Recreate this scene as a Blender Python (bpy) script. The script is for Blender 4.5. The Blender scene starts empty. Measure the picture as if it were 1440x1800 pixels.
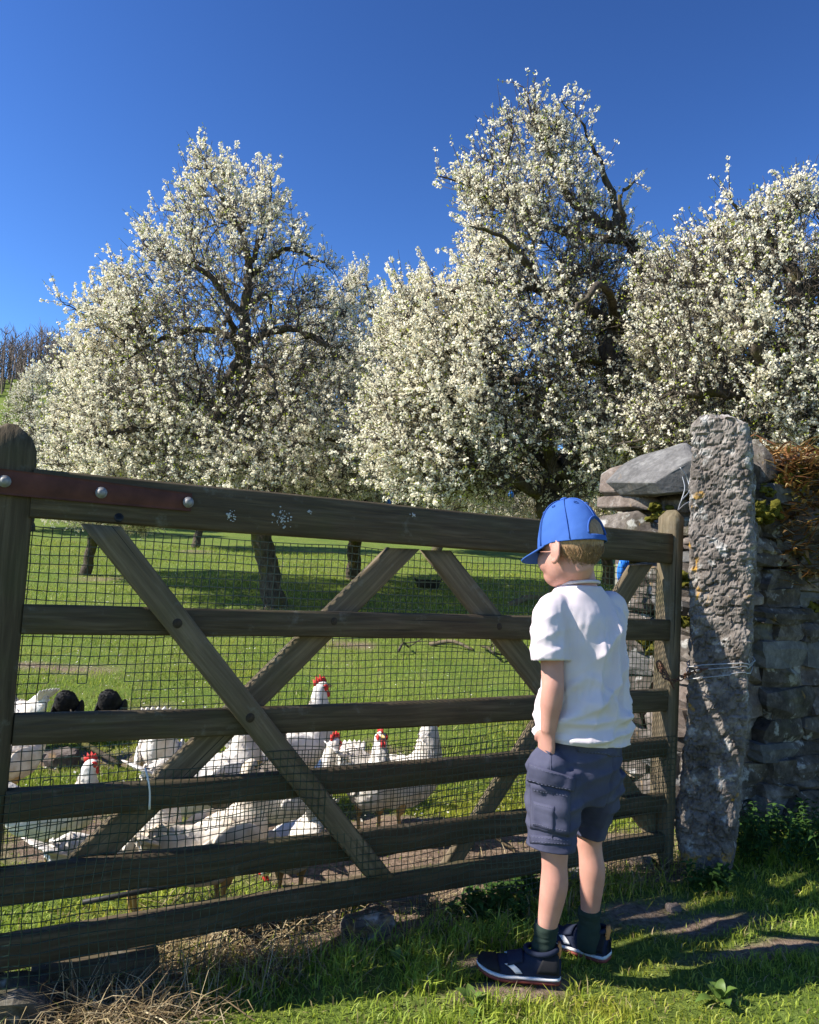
import bpy, bmesh, math, random
import numpy as np
from mathutils import Vector, Matrix
from mathutils.kdtree import KDTree
from mathutils.bvhtree import BVHTree

random.seed(7)
RNG = np.random.default_rng(7)
SC = bpy.context.scene
COL = SC.collection
R = math.radians

# ------------------------------------------------------------------ camera, sky, sun, exposure
FPX, PW, PH = 1400.0, 1440.0, 1800.0          # focal length and frame of the photograph, in its pixels
PITCH, ROLL, CAMH = R(4.3), R(3.2), 0.96
CAM = np.array([0.0, 0.0, CAMH])
_F = np.array([0, math.cos(PITCH), math.sin(PITCH)])
_U0 = np.array([0, -math.sin(PITCH), math.cos(PITCH)])
_R0 = np.array([1.0, 0, 0])
_RT = _R0 * math.cos(ROLL) + _U0 * math.sin(ROLL)
_UP = _U0 * math.cos(ROLL) - _R0 * math.sin(ROLL)
cam_d = bpy.data.cameras.new('camera')
cam = bpy.data.objects.new('camera', cam_d)
COL.objects.link(cam)
M = Matrix((_RT, _UP, -_F)).transposed().to_4x4()
M.translation = Vector(CAM)
cam.matrix_world = M
cam_d.sensor_fit = 'HORIZONTAL'
cam_d.sensor_width = 36.0
cam_d.lens = 36.0 * FPX / PW
cam_d.clip_start = 0.05
cam_d.clip_end = 3000
SC.camera = cam

SUN_AZ = R(13.0)                                # shadows run to the right and a little away
SUN_EL = R(40.0)
_h = np.array([math.cos(SUN_AZ), math.sin(SUN_AZ), 0])
SUN_TRAVEL = np.array([_h[0] * math.cos(SUN_EL), _h[1] * math.cos(SUN_EL), -math.sin(SUN_EL)])
world = bpy.data.worlds.new('World')
SC.world = world
world.use_nodes = True
wn = world.node_tree.nodes
wl = world.node_tree.links
for n in list(wn):
    wn.remove(n)
w_out = wn.new('ShaderNodeOutputWorld')
w_bg = wn.new('ShaderNodeBackground')
w_sky = wn.new('ShaderNodeTexSky')
w_sky.sky_type = 'NISHITA'
w_sky.sun_disc = False
w_sky.sun_elevation = SUN_EL
w_sky.sun_rotation = math.atan2(-SUN_TRAVEL[0], -SUN_TRAVEL[1])
w_sky.altitude = 200
w_sky.air_density = 1.1
w_sky.dust_density = 0.15
w_sky.ozone_density = 5.0
w_bg.inputs['Strength'].default_value = 0.052
w_gam = wn.new('ShaderNodeGamma')             # the camera's deep, saturated rendering of a clear sky
w_gam.inputs['Gamma'].default_value = 1.72
wl.new(w_sky.outputs[0], w_gam.inputs['Color'])
w_sc = wn.new('ShaderNodeVectorMath')
w_sc.operation = 'SCALE'
w_sc.inputs['Scale'].default_value = 0.63
wl.new(w_gam.outputs[0], w_sc.inputs[0])
wl.new(w_sc.outputs[0], w_bg.inputs['Color'])
wl.new(w_bg.outputs[0], w_out.inputs['Surface'])
sun_d = bpy.data.lights.new('sun', 'SUN')
sun_d.energy = 5.0
sun_d.angle = R(0.53)
sun_d.color = (1.0, 0.94, 0.84)
sun = bpy.data.objects.new('sun', sun_d)
COL.objects.link(sun)
sun.rotation_euler = Vector(SUN_TRAVEL).to_track_quat('-Z', 'Y').to_euler()
sun.location = (-8, -2, 9)
SC.view_settings.view_transform = 'Standard'
SC.view_settings.look = 'None'
SC.view_settings.exposure = 1.05
SC.view_settings.gamma = 1.0
SC.view_settings.use_curve_mapping = False
SC.render.engine = 'CYCLES'
SC.cycles.max_bounces = 6
SC.cycles.diffuse_bounces = 3
SC.cycles.transmission_bounces = 4
SC.cycles.transparent_max_bounces = 6


# ------------------------------------------------------------------ measuring: where a point of the photograph stands in the world
def ray(u, v):
    return _F + _RT * ((u - PW / 2) / FPX) - _UP * ((v - PH / 2) / FPX)


def P(u, v, d):
    return CAM + ray(u, v) * d


def on_plane(u, v, p0, n):
    r = ray(u, v)
    t = np.dot(np.asarray(p0) - CAM, n) / np.dot(r, n)
    return CAM + r * t


# ------------------------------------------------------------------ value noise
def _hash(i, j, k, seed):
    h = (i * 374761393 + j * 668265263 + k * 2147483647 + seed * 974634777) & 0xFFFFFFFF
    h = ((h ^ (h >> 13)) * 1274126177) & 0xFFFFFFFF
    h = ((h ^ (h >> 16)) * 2246822519) & 0xFFFFFFFF
    return ((h ^ (h >> 15)) & 0xFFFFFF) / float(0xFFFFFF)


def vnoise(p, seed=0):
    p = np.asarray(p, dtype=float)
    f = np.floor(p).astype(np.int64)
    w = p - f
    w = w * w * (3 - 2 * w)
    out = 0
    for a in (0, 1):
        for b in (0, 1):
            for c in (0, 1):
                wt = (w[:, 0] if a else 1 - w[:, 0]) * (w[:, 1] if b else 1 - w[:, 1]) * (w[:, 2] if c else 1 - w[:, 2])
                out = out + wt * _hash(f[:, 0] + a, f[:, 1] + b, f[:, 2] + c, seed)
    return out * 2 - 1


def fbm(p, octaves=4, seed=0, gain=0.5):
    p = np.asarray(p, dtype=float)
    a, s, out = 1.0, 0.0, 0
    for o in range(octaves):
        out = out + a * vnoise(p * 2 ** o + o * 17.3, seed + o)
        s += a
        a *= gain
    return out / s


# ------------------------------------------------------------------ meshes and objects
def new_mesh(name, verts, faces, smooth=False):
    """verts (n,3); faces: an (m,k) array, or a list of such arrays, or a list of lists"""
    me = bpy.data.meshes.new(name)
    verts = np.asarray(verts, dtype=np.float32).reshape(-1, 3)
    if isinstance(faces, np.ndarray):
        faces = [faces]
    if len(faces) and isinstance(faces[0], np.ndarray) and faces[0].ndim == 2:
        faces = [f for f in faces if len(f)]
        loops = np.concatenate([f.reshape(-1) for f in faces]).astype(np.int32)
        cnt = np.concatenate([np.full(len(f), f.shape[1], dtype=np.int32) for f in faces])
    else:
        loops = np.array([i for f in faces for i in f], dtype=np.int32)
        cnt = np.array([len(f) for f in faces], dtype=np.int32)
    start = np.concatenate([[0], np.cumsum(cnt)[:-1]]).astype(np.int32)
    me.vertices.add(len(verts))
    me.vertices.foreach_set('co', verts.reshape(-1))
    me.loops.add(len(loops))
    me.loops.foreach_set('vertex_index', loops)
    me.polygons.add(len(cnt))
    me.polygons.foreach_set('loop_start', start)
    me.polygons.foreach_set('loop_total', cnt)
    me.update(calc_edges=True)
    if smooth:
        me.polygons.foreach_set('use_smooth', np.ones(len(cnt), dtype=bool))
    return me


def link(name, me, mat=None, parent=None, mats=None):
    o = bpy.data.objects.new(name, me)
    COL.objects.link(o)
    if mats:
        for m in mats:
            me.materials.append(m)
    elif mat is not None and len(me.materials) == 0:
        me.materials.append(mat)
    if parent is not None:
        o.parent = parent
    return o


def thing(name, label, cat, loc=(0, 0, 0), rz=0.0, group=None):
    o = bpy.data.objects.new(name, None)
    COL.objects.link(o)
    o.empty_display_size = 0.1
    o.location = loc
    o.rotation_euler = (0, 0, rz)
    return tag(o, label, cat, group)


def tag(o, label=None, cat=None, group=None, kind=None):
    if label:
        o['label'] = label
    if cat:
        o['category'] = cat
    if group:
        o['group'] = group
    if kind:
        o['kind'] = kind
    return o


def copy_tree(o, parent=None):
    c = o.copy()
    COL.objects.link(c)
    if parent is not None:
        c.parent = parent
    for ch in list(o.children):
        copy_tree(ch, c)
    return c


def color_attr(me, cols):
    a = me.color_attributes.new('tint', 'FLOAT_COLOR', 'POINT')
    c = np.ones((len(me.vertices), 4), dtype=np.float32)
    c[:, :3] = cols
    a.data.foreach_set('color', c.reshape(-1))


class Acc:
    """collects pieces of one mesh"""

    def __init__(self):
        self.v, self.f, self.n = [], {}, 0

    def add(self, v, f):
        v = np.asarray(v, dtype=float).reshape(-1, 3)
        groups = f if isinstance(f, list) else [f]
        for g in groups:
            g = np.asarray(g, dtype=np.int64)
            self.f.setdefault(g.shape[1], []).append(g + self.n)
        self.v.append(v)
        self.n += len(v)
        return self

    def mesh(self, name, smooth=False):
        return new_mesh(name, np.concatenate(self.v), [np.concatenate(x) for x in self.f.values()], smooth)

    def arrays(self):
        return np.concatenate(self.v), [np.concatenate(x) for x in self.f.values()]


def tri_fan(ids):
    return np.array([[ids[0], ids[i], ids[i + 1]] for i in range(1, len(ids) - 1)])


def catmull(pts, n):
    """resample rows of pts (k,m) with n steps per span"""
    p = np.asarray(pts, dtype=float)
    q = np.vstack([2 * p[0] - p[1], p, 2 * p[-1] - p[-2]])
    out = []
    for i in range(1, len(q) - 2):
        for s in range(n):
            t = s / n
            a, b, c, d = q[i - 1], q[i], q[i + 1], q[i + 2]
            out.append(0.5 * ((2 * b) + (-a + c) * t + (2 * a - 5 * b + 4 * c - d) * t * t + (-a + 3 * b - 3 * c + d) * t ** 3))
    out.append(p[-1])
    return np.array(out)


def loft(rows, nseg=14, steps=4, side=(0, 1, 0), power=2.0, cap=True, fixed=False):
    """rows: (x, y, z, a, b): centre, half size along `side`, half size across it. Closed skin (verts, faces)."""
    rows = catmull(rows, steps) if steps > 1 else np.asarray(rows, float)
    c, ra, rb = rows[:, :3], np.maximum(rows[:, 3], 1e-4), np.maximum(rows[:, 4], 1e-4)
    tan = np.gradient(c, axis=0)
    tan /= np.linalg.norm(tan, axis=1)[:, None] + 1e-12
    s0 = np.asarray(side, float)
    th = np.linspace(0, 2 * math.pi, nseg, endpoint=False)
    ct, st = np.cos(th), np.sin(th)
    ct = np.sign(ct) * np.abs(ct) ** (2 / power)
    st = np.sign(st) * np.abs(st) ** (2 / power)
    vs = []
    for i in range(len(c)):
        t = np.array([0, 0, 1.0]) if fixed else tan[i]
        s = s0 - t * np.dot(s0, t)
        s /= np.linalg.norm(s) + 1e-12
        b = np.cross(t, s)
        vs.append(c[i] + np.outer(ct * ra[i], s) + np.outer(st * rb[i], b))
    v = np.concatenate(vs)
    m = len(c)
    fs = []
    for i in range(m - 1):
        for k in range(nseg):
            k2 = (k + 1) % nseg
            fs.append([i * nseg + k, i * nseg + k2, (i + 1) * nseg + k2, (i + 1) * nseg + k])
    faces = [np.array(fs)]
    if cap:
        v = np.vstack([v, c[0], c[-1]])
        a, b = m * nseg, m * nseg + 1
        tr = [[a, (k + 1) % nseg, k] for k in range(nseg)] + [[b, (m - 1) * nseg + k, (m - 1) * nseg + (k + 1) % nseg] for k in range(nseg)]
        faces.append(np.array(tr))
    return v, faces


def limb(pts, nseg=10, steps=4, cap=True):
    """round tapered tube: pts rows (x, y, z, r)"""
    p = np.asarray(pts, float)
    d = p[-1, :3] - p[0, :3]
    side = np.array([1.0, 0, 0]) if abs(d[0]) < 0.7 * np.linalg.norm(d) else np.array([0, 1.0, 0])
    return loft(np.column_stack([p, p[:, 3]]), nseg, steps, side, cap=cap)


def ellipsoid(c, ax, n=16, m=10):
    """ax: 3x3 rows = half axes"""
    ax = np.asarray(ax, float)
    v = [[0, 0, -1.0]]
    for i in range(1, m):
        ph = -math.pi / 2 + math.pi * i / m
        for k in range(n):
            a = 2 * math.pi * k / n
            v.append([math.cos(ph) * math.cos(a), math.cos(ph) * math.sin(a), math.sin(ph)])
    v.append([0, 0, 1.0])
    v = np.array(v)
    q, t = [], []
    for k in range(n):
        t.append([0, 1 + (k + 1) % n, 1 + k])
        t.append([len(v) - 1, 1 + (m - 2) * n + k, 1 + (m - 2) * n + (k + 1) % n])
    for i in range(m - 2):
        for k in range(n):
            q.append([1 + i * n + k, 1 + i * n + (k + 1) % n, 1 + (i + 1) * n + (k + 1) % n, 1 + (i + 1) * n + k])
    return np.asarray(c) + v @ ax, [np.array(q), np.array(t)]


def box(c, half, ax=None):
    ax = np.eye(3) if ax is None else np.asarray(ax, float)
    s = np.array([[x, y, z] for x in (-1, 1) for y in (-1, 1) for z in (-1, 1)], float) * np.asarray(half)
    f = np.array([[0, 1, 3, 2], [4, 6, 7, 5], [0, 4, 5, 1], [2, 3, 7, 6], [0, 2, 6, 4], [1, 5, 7, 3]])
    return np.asarray(c) + s @ ax, f


def remeshed(acc, name, voxel, smooth_it=3, factor=0.5):
    """one continuous skin round everything in acc"""
    me = acc.mesh(name + '_raw')
    o = bpy.data.objects.new(name + '_raw', me)
    COL.objects.link(o)
    md = o.modifiers.new('skin', 'REMESH')
    md.mode = 'VOXEL'
    md.voxel_size = voxel
    md.use_smooth_shade = True
    if smooth_it:
        s = o.modifiers.new('soft', 'SMOOTH')
        s.iterations = smooth_it
        s.factor = factor
    dg = bpy.context.evaluated_depsgraph_get()
    out = bpy.data.meshes.new_from_object(o.evaluated_get(dg))
    bpy.data.objects.remove(o)
    bpy.data.meshes.remove(me)
    out.name = name
    out.polygons.foreach_set('use_smooth', np.ones(len(out.polygons), dtype=bool))
    return out


def get_co(me):
    a = np.empty(len(me.vertices) * 3, dtype=np.float32)
    me.vertices.foreach_get('co', a)
    return a.reshape(-1, 3).astype(float)


def set_co(me, co):
    me.vertices.foreach_set('co', np.asarray(co, dtype=np.float32).reshape(-1))
    me.update()


def get_no(me):
    a = np.empty(len(me.vertices) * 3, dtype=np.float32)
    me.vertex_normals.foreach_get('vector', a)
    return a.reshape(-1, 3).astype(float)


def tubes(lines, nside=3):
    """many thin tubes in one mesh: lines = list of (pts (n,3), radii (n,))"""
    V, Fq, base = [], [], 0
    ang = np.linspace(0, 2 * math.pi, nside, endpoint=False)
    ca, sa = np.cos(ang), np.sin(ang)
    for p, r in lines:
        n = len(p)
        t = np.gradient(p, axis=0)
        t /= np.linalg.norm(t, axis=1)[:, None] + 1e-9
        ref = np.where(np.abs(t[:, 2:3]) > 0.8, np.array([[1.0, 0, 0]]), np.array([[0, 0, 1.0]]))
        s = np.cross(t, ref)
        s /= np.linalg.norm(s, axis=1)[:, None] + 1e-9
        b = np.cross(t, s)
        rr = np.broadcast_to(np.asarray(r, float), (n,))[:, None, None]
        v = p[:, None, :] + rr * (ca[None, :, None] * s[:, None, :] + sa[None, :, None] * b[:, None, :])
        V.append(v.reshape(-1, 3))
        i = np.arange(n - 1)[:, None] * nside
        k = np.arange(nside)[None, :]
        k2 = (k + 1) % nside
        q = np.stack([i + k, i + k2, i + nside + k2, i + nside + k], axis=-1).reshape(-1, 4) + base
        Fq.append(q)
        base += n * nside
    return np.concatenate(V), np.concatenate(Fq)


# ------------------------------------------------------------------ materials
def mat_base(name):
    m = bpy.data.materials.new(name)
    m.use_nodes = True
    nt = m.node_tree
    for n in list(nt.nodes):
        nt.nodes.remove(n)
    out = nt.nodes.new('ShaderNodeOutputMaterial')
    return m, nt, out


def N(nt, kind, **kw):
    n = nt.nodes.new(kind)
    for k, v in kw.items():
        setattr(n, k, v)
    return n


def noise_fac(nt, vec, scale, detail=4, rough=0.55, dist=0.0):
    n = N(nt, 'ShaderNodeTexNoise')
    n.inputs['Scale'].default_value = scale
    n.inputs['Detail'].default_value = detail
    n.inputs['Roughness'].default_value = rough
    n.inputs['Distortion'].default_value = dist
    nt.links.new(vec, n.inputs['Vector'])
    return n.outputs['Fac']


def ramp(nt, fac, stops):
    r = N(nt, 'ShaderNodeValToRGB')
    el = r.color_ramp.elements
    while len(el) < len(stops):
        el.new(0.5)
    for e, (p, c) in zip(el, stops):
        e.position = p
        e.color = (c[0], c[1], c[2], 1) if not isinstance(c, (int, float)) else (c, c, c, 1)
    nt.links.new(fac, r.inputs['Fac'])
    return r.outputs['Color']


def mixc(nt, fac, a, b, mode='MIX'):
    m = N(nt, 'ShaderNodeMix', data_type='RGBA', blend_type=mode)
    for i, val in ((0, fac), (6, a), (7, b)):
        sock = m.inputs[i]
        if isinstance(val, bpy.types.NodeSocket):
            nt.links.new(val, sock)
        elif isinstance(val, (int, float)):
            sock.default_value = val if i == 0 else (val, val, val, 1)
        else:
            sock.default_value = (*val, 1)
    return m.outputs[2]


def coords(nt, stretch=(1, 1, 1), kind='Object'):
    tc = N(nt, 'ShaderNodeTexCoord')
    mp = N(nt, 'ShaderNodeMapping')
    mp.inputs['Scale'].default_value = stretch
    nt.links.new(tc.outputs[kind], mp.inputs['Vector'])
    return mp.outputs['Vector']


def principled(nt, out, color, rough=0.8, spec=0.3, metal=0.0, bump=None, bump_s=0.3, bump_d=0.01, trans=0.0):
    b = N(nt, 'ShaderNodeBsdfPrincipled')
    if isinstance(color, bpy.types.NodeSocket):
        nt.links.new(color, b.inputs['Base Color'])
    else:
        b.inputs['Base Color'].default_value = (*color, 1)
    if isinstance(rough, bpy.types.NodeSocket):
        nt.links.new(rough, b.inputs['Roughness'])
    else:
        b.inputs['Roughness'].default_value = rough
    b.inputs['Specular IOR Level'].default_value = spec
    b.inputs['Metallic'].default_value = metal
    if bump is not None:
        bp = N(nt, 'ShaderNodeBump')
        bp.inputs['Strength'].default_value = bump_s
        bp.inputs['Distance'].default_value = bump_d
        nt.links.new(bump, bp.inputs['Height'])
        nt.links.new(bp.outputs['Normal'], b.inputs['Normal'])
    sh = b.outputs[0]
    if trans > 0:
        t = N(nt, 'ShaderNodeBsdfTranslucent')
        if isinstance(color, bpy.types.NodeSocket):
            nt.links.new(color, t.inputs['Color'])
        else:
            t.inputs['Color'].default_value = (*color, 1)
        mx = N(nt, 'ShaderNodeMixShader')
        mx.inputs[0].default_value = trans
        nt.links.new(sh, mx.inputs[1])
        nt.links.new(t.outputs[0], mx.inputs[2])
        sh = mx.outputs[0]
    nt.links.new(sh, out.inputs['Surface'])
    return b


def plain(name, color, rough=0.7, spec=0.3, metal=0.0, var=0.12, scale=20, bump_s=0.15, bump_d=0.003, stretch=(1, 1, 1), trans=0.0):
    m, nt, out = mat_base(name)
    vec = coords(nt, stretch)
    f = noise_fac(nt, vec, scale, 5)
    c = np.array(color)
    col = ramp(nt, f, [(0.25, tuple(c * (1 - var))), (0.75, tuple(np.minimum(c * (1 + var), 0.95)))])
    principled(nt, out, col, rough, spec, metal, f, bump_s, bump_d, trans)
    return m


def tinted(name, rough=0.6, spec=0.2, trans=0.4):
    m, nt, out = mat_base(name)
    a = N(nt, 'ShaderNodeAttribute', attribute_name='tint')
    principled(nt, out, a.outputs['Color'], rough, spec, trans=trans)
    return m


def wood_mat(name, dark, mid, pale, moss=0.35):
    m, nt, out = mat_base(name)
    oi = N(nt, 'ShaderNodeObjectInfo')
    tc = N(nt, 'ShaderNodeTexCoord')
    off = N(nt, 'ShaderNodeVectorMath', operation='ADD')
    comb = N(nt, 'ShaderNodeCombineXYZ')
    mul = N(nt, 'ShaderNodeMath', operation='MULTIPLY')
    mul.inputs[1].default_value = 37.0
    nt.links.new(oi.outputs['Random'], mul.inputs[0])
    nt.links.new(mul.outputs[0], comb.inputs[0])
    nt.links.new(tc.outputs['Object'], off.inputs[0])
    nt.links.new(comb.outputs[0], off.inputs[1])
    mp = N(nt, 'ShaderNodeMapping')
    mp.inputs['Scale'].default_value = (3.0, 48, 48)
    nt.links.new(off.outputs[0], mp.inputs['Vector'])
    grain = noise_fac(nt, mp.outputs[0], 1.6, 6, 0.62, 0.4)
    col = ramp(nt, grain, [(0.2, dark), (0.5, mid), (0.8, pale)])
    big = noise_fac(nt, off.outputs[0], 7, 4)
    mossm = ramp(nt, big, [(0.48, 0.0), (0.72, moss)])
    col = mixc(nt, mossm, col, (0.055, 0.062, 0.02))
    sp = noise_fac(nt, off.outputs[0], 13, 5, 0.7)
    lich = ramp(nt, sp, [(0.58, 0.0), (0.72, 0.45)])
    col = mixc(nt, lich, col, (0.2, 0.2, 0.17))
    mp2 = N(nt, 'ShaderNodeMapping')
    mp2.inputs['Scale'].default_value = (1.2, 110, 110)
    nt.links.new(off.outputs[0], mp2.inputs['Vector'])
    crk = noise_fac(nt, mp2.outputs[0], 1.0, 3, 0.5)
    cr = ramp(nt, crk, [(0.29, 0.9), (0.33, 0.0)])
    col = mixc(nt, cr, col, (0.008, 0.007, 0.005))
    hgt = mixc(nt, 0.5, grain, crk)
    principled(nt, out, col, 0.82, 0.25, 0, hgt, 0.8, 0.006)
    return m


WOOD = wood_mat('weathered_wood', (0.034, 0.024, 0.013), (0.070, 0.052, 0.030), (0.14, 0.108, 0.066))
WOOD_PALE = wood_mat('greyed_wood', (0.062, 0.046, 0.026), (0.128, 0.098, 0.060), (0.23, 0.18, 0.115))


def bark_mat(name, a, b, mosscol, moss):
    m, nt, out = mat_base(name)
    vec = coords(nt, (1, 1, 0.35))
    f = noise_fac(nt, vec, 34, 6, 0.65)
    col = ramp(nt, f, [(0.3, a), (0.7, b)])
    v2 = coords(nt)
    g = noise_fac(nt, v2, 5, 4)
    col = mixc(nt, ramp(nt, g, [(0.5, 0.0), (0.68, moss)]), col, mosscol)
    principled(nt, out, col, 0.9, 0.15, 0, f, 0.9, 0.02)
    return m


BARK = bark_mat('plum_bark', (0.024, 0.019, 0.014), (0.12, 0.098, 0.075), (0.09, 0.085, 0.015), 0.8)
TWIG = plain('twig_bark', (0.085, 0.07, 0.055), 0.85, var=0.35, scale=9)
BLOSSOM = tinted('plum_blossom', 0.7, 0.15, 0.42)
LEAFLET = tinted('young_leaf', 0.5, 0.3, 0.45)
GRASS = tinted('grass_blade', 0.5, 0.3, 0.4)
STRAW = tinted('dry_straw', 0.7, 0.2, 0.2)


def stone_mat(name, dark, mid, pale, lichen=0.5, orange=0.4, moss=0.3, scale=1.0, bump=0.9):
    m, nt, out = mat_base(name)
    oi = N(nt, 'ShaderNodeObjectInfo')
    tc = N(nt, 'ShaderNodeTexCoord')
    off = N(nt, 'ShaderNodeVectorMath', operation='ADD')
    geo = N(nt, 'ShaderNodeNewGeometry')
    mul = N(nt, 'ShaderNodeMath', operation='MULTIPLY')
    mul.inputs[1].default_value = 50
    comb = N(nt, 'ShaderNodeCombineXYZ')
    nt.links.new(oi.outputs['Random'], mul.inputs[0])
    nt.links.new(mul.outputs[0], comb.inputs[1])
    nt.links.new(geo.outputs['Position'], off.inputs[0])
    nt.links.new(comb.outputs[0], off.inputs[1])
    v = off.outputs[0]
    f1 = noise_fac(nt, v, 9 * scale, 8, 0.68)
    f2 = noise_fac(nt, v, 45 * scale, 6, 0.7)
    col = ramp(nt, f1, [(0.3, dark), (0.52, mid), (0.75, pale)])
    col = mixc(nt, ramp(nt, f2, [(0.35, 0.55), (0.6, 0.0)]), col, tuple(np.array(dark) * 0.6))
    tone = N(nt, 'ShaderNodeMapRange')
    tone.inputs[3].default_value = 0.72
    tone.inputs[4].default_value = 1.2
    nt.links.new(oi.outputs['Random'], tone.inputs[0])
    col = mixc(nt, 1.0, col, tone.outputs[0], 'MULTIPLY')
    l1 = noise_fac(nt, v, 16 * scale, 5, 0.6)
    col = mixc(nt, ramp(nt, l1, [(0.58, 0.0), (0.66, lichen)]), col, (0.5, 0.49, 0.46))
    l2 = noise_fac(nt, v, 11 * scale, 3, 0.5, 0.6)
    l2b = noise_fac(nt, v, 60 * scale, 3, 0.6)
    om = mixc(nt, 1.0, ramp(nt, l2, [(0.66, 0.0), (0.70, orange)]), ramp(nt, l2b, [(0.4, 0.3), (0.6, 1.0)]), 'MULTIPLY')
    col = mixc(nt, om, col, (0.42, 0.23, 0.03))
    l3 = noise_fac(nt, v, 4 * scale, 5, 0.6)
    col = mixc(nt, ramp(nt, l3, [(0.55, 0.0), (0.68, moss)]), col, (0.07, 0.075, 0.015))
    hgt = mixc(nt, 0.45, f1, f2)
    principled(nt, out, col, 0.9, 0.2, 0, hgt, bump, 0.012)
    return m


STONE_POST = stone_mat('gatepost_stone', (0.060, 0.050, 0.042), (0.20, 0.172, 0.150), (0.38, 0.345, 0.31), 0.6, 0.95, 0.0)
STONE = stone_mat('wall_stone', (0.032, 0.025, 0.020), (0.105, 0.088, 0.074), (0.29, 0.255, 0.225), 0.55, 0.35, 0.35)
STONE_SLATE = stone_mat('grey_slab_stone', (0.07, 0.068, 0.066), (0.125, 0.12, 0.115), (0.20, 0.195, 0.185), 0.15, 0.1, 0.0, 1.0, 0.5)
STONE_RED = stone_mat('brown_stone', (0.075, 0.056, 0.046), (0.16, 0.128, 0.108), (0.31, 0.27, 0.24), 0.3, 0.3, 0.1)
MOSS = plain('moss', (0.085, 0.080, 0.014), 0.95, 0.05, var=0.5, scale=60, bump_s=1.0, bump_d=0.01)
IRON = plain('rusty_iron', (0.085, 0.030, 0.021), 0.75, 0.3, 0.1, var=0.5, scale=14, bump_s=0.4)
STEEL = plain('galvanised_steel', (0.22, 0.215, 0.21), 0.6, 0.4, 0.4, var=0.3, scale=60)
WIRE = plain('old_wire', (0.36, 0.36, 0.37), 0.45, 0.5, 0.6, var=0.2, scale=40)
NET = plain('green_netting', (0.012, 0.030, 0.018), 0.38, 0.5, var=0.3, scale=10)
BLACK_RUBBER = plain('black_rubber', (0.012, 0.012, 0.012), 0.6, 0.4)
BLUE_PLASTIC = plain('blue_plastic', (0.02, 0.16, 0.55), 0.45, 0.4)


# ================================================================== THE GROUND
def smooth01(x, a, b):
    t = np.clip((x - a) / (b - a), 0, 1)
    return t * t * (3 - 2 * t)


def ground_z(x, y, fine=True):
    x = np.asarray(x, float)
    y = np.asarray(y, float)
    s = np.maximum(y - 3.0, 0)
    z = 0.095 * s * s / (s + 1.0)
    yy = np.minimum(y, 135)
    left = smooth01(-x, -10, 40) * 0.72 + 0.28
    z = np.where(y > 135, 0.095 * 131 + 0.02 * (y - 135), z) + 0.0015 * np.maximum(yy - 25, 0) ** 2 * left
    p = np.column_stack([x.ravel(), y.ravel(), np.zeros(x.size)])
    far = np.clip(1 - (y - 3) / 30, 0.0, 1)
    b = 0.05 * vnoise(p * 0.45, 3).reshape(x.shape) * smooth01(y, 3, 8)
    if fine:
        b = b + (0.016 * vnoise(p * 3.1, 5) + 0.010 * vnoise(p * 9.0, 6) + 0.004 * vnoise(p * 24.0, 8)).reshape(x.shape) * far
    # banks against the wall foot on the right
    bank = 0.06 * smooth01(x - 0.5 * (y - 2.2), 0.85, 1.6) * smooth01(y, 2.2, 3.2) * (1 - smooth01(y, 3.8, 5))
    return z + b + bank


def gz(x, y):
    return float(ground_z(np.array([x]), np.array([y]))[0])


def ground_hit(u, v):
    r = ray(u, v)
    ts = np.geomspace(0.8, 400, 4000)
    p = CAM + r * ts[:, None]
    below = np.nonzero(p[:, 2] < ground_z(p[:, 0], p[:, 1]))[0]
    i = below[0] if len(below) else len(ts) - 1
    return np.array([p[i, 0], p[i, 1], gz(p[i, 0], p[i, 1])])


def soil_mask(x, y):
    """1 where bare soil shows, 0 under turf; places, not pictures: worn path by the gate, scratched yard, patches under trees"""
    p = np.column_stack([x, y, np.zeros(len(x))])
    n = fbm(p * 1.7, 4, 21) * 0.7 + fbm(p * 7, 3, 25) * 0.5
    m = np.zeros(len(x))

    def spot(cx, cy, rx, ry, amt, ang=0.0):
        c, s = math.cos(ang), math.sin(ang)
        dx, dy = x - cx, y - cy
        a, b = dx * c + dy * s, -dx * s + dy * c
        return amt * np.clip(1.25 - np.sqrt((a / rx) ** 2 + (b / ry) ** 2), 0, 1)

    for s in SOIL_SPOTS:
        m = np.maximum(m, spot(*s))
    return np.clip((m + n * 0.55 - 0.32) * 3.2, 0, 1)


_dr = ray(3015, 1131)
DG = np.array([_dr[0], _dr[1], 0.0])
DG /= np.linalg.norm(DG)
GATE_ANG = math.atan2(DG[1], DG[0])
NG = np.array([-DG[1], DG[0], 0.0])            # away from the camera, through the gate
G_REF = P(1175, 964, 2.75)


def gate_tz(u, v, off=0.0):
    p = on_plane(u, v, G_REF + NG * off, NG)
    return np.dot(p - G_ORI, DG), p[2]


G_ORI = G_REF - DG * np.dot(G_REF, DG)
_left = on_plane(57, 900, G_REF, NG)
G_ORI = np.array([_left[0], _left[1], 0.0])    # the gate's own origin: foot of the hanging stile's inner edge


def gate_w(t, y, z):
    return G_ORI + DG * t + NG * y + np.array([0, 0, z])


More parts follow.
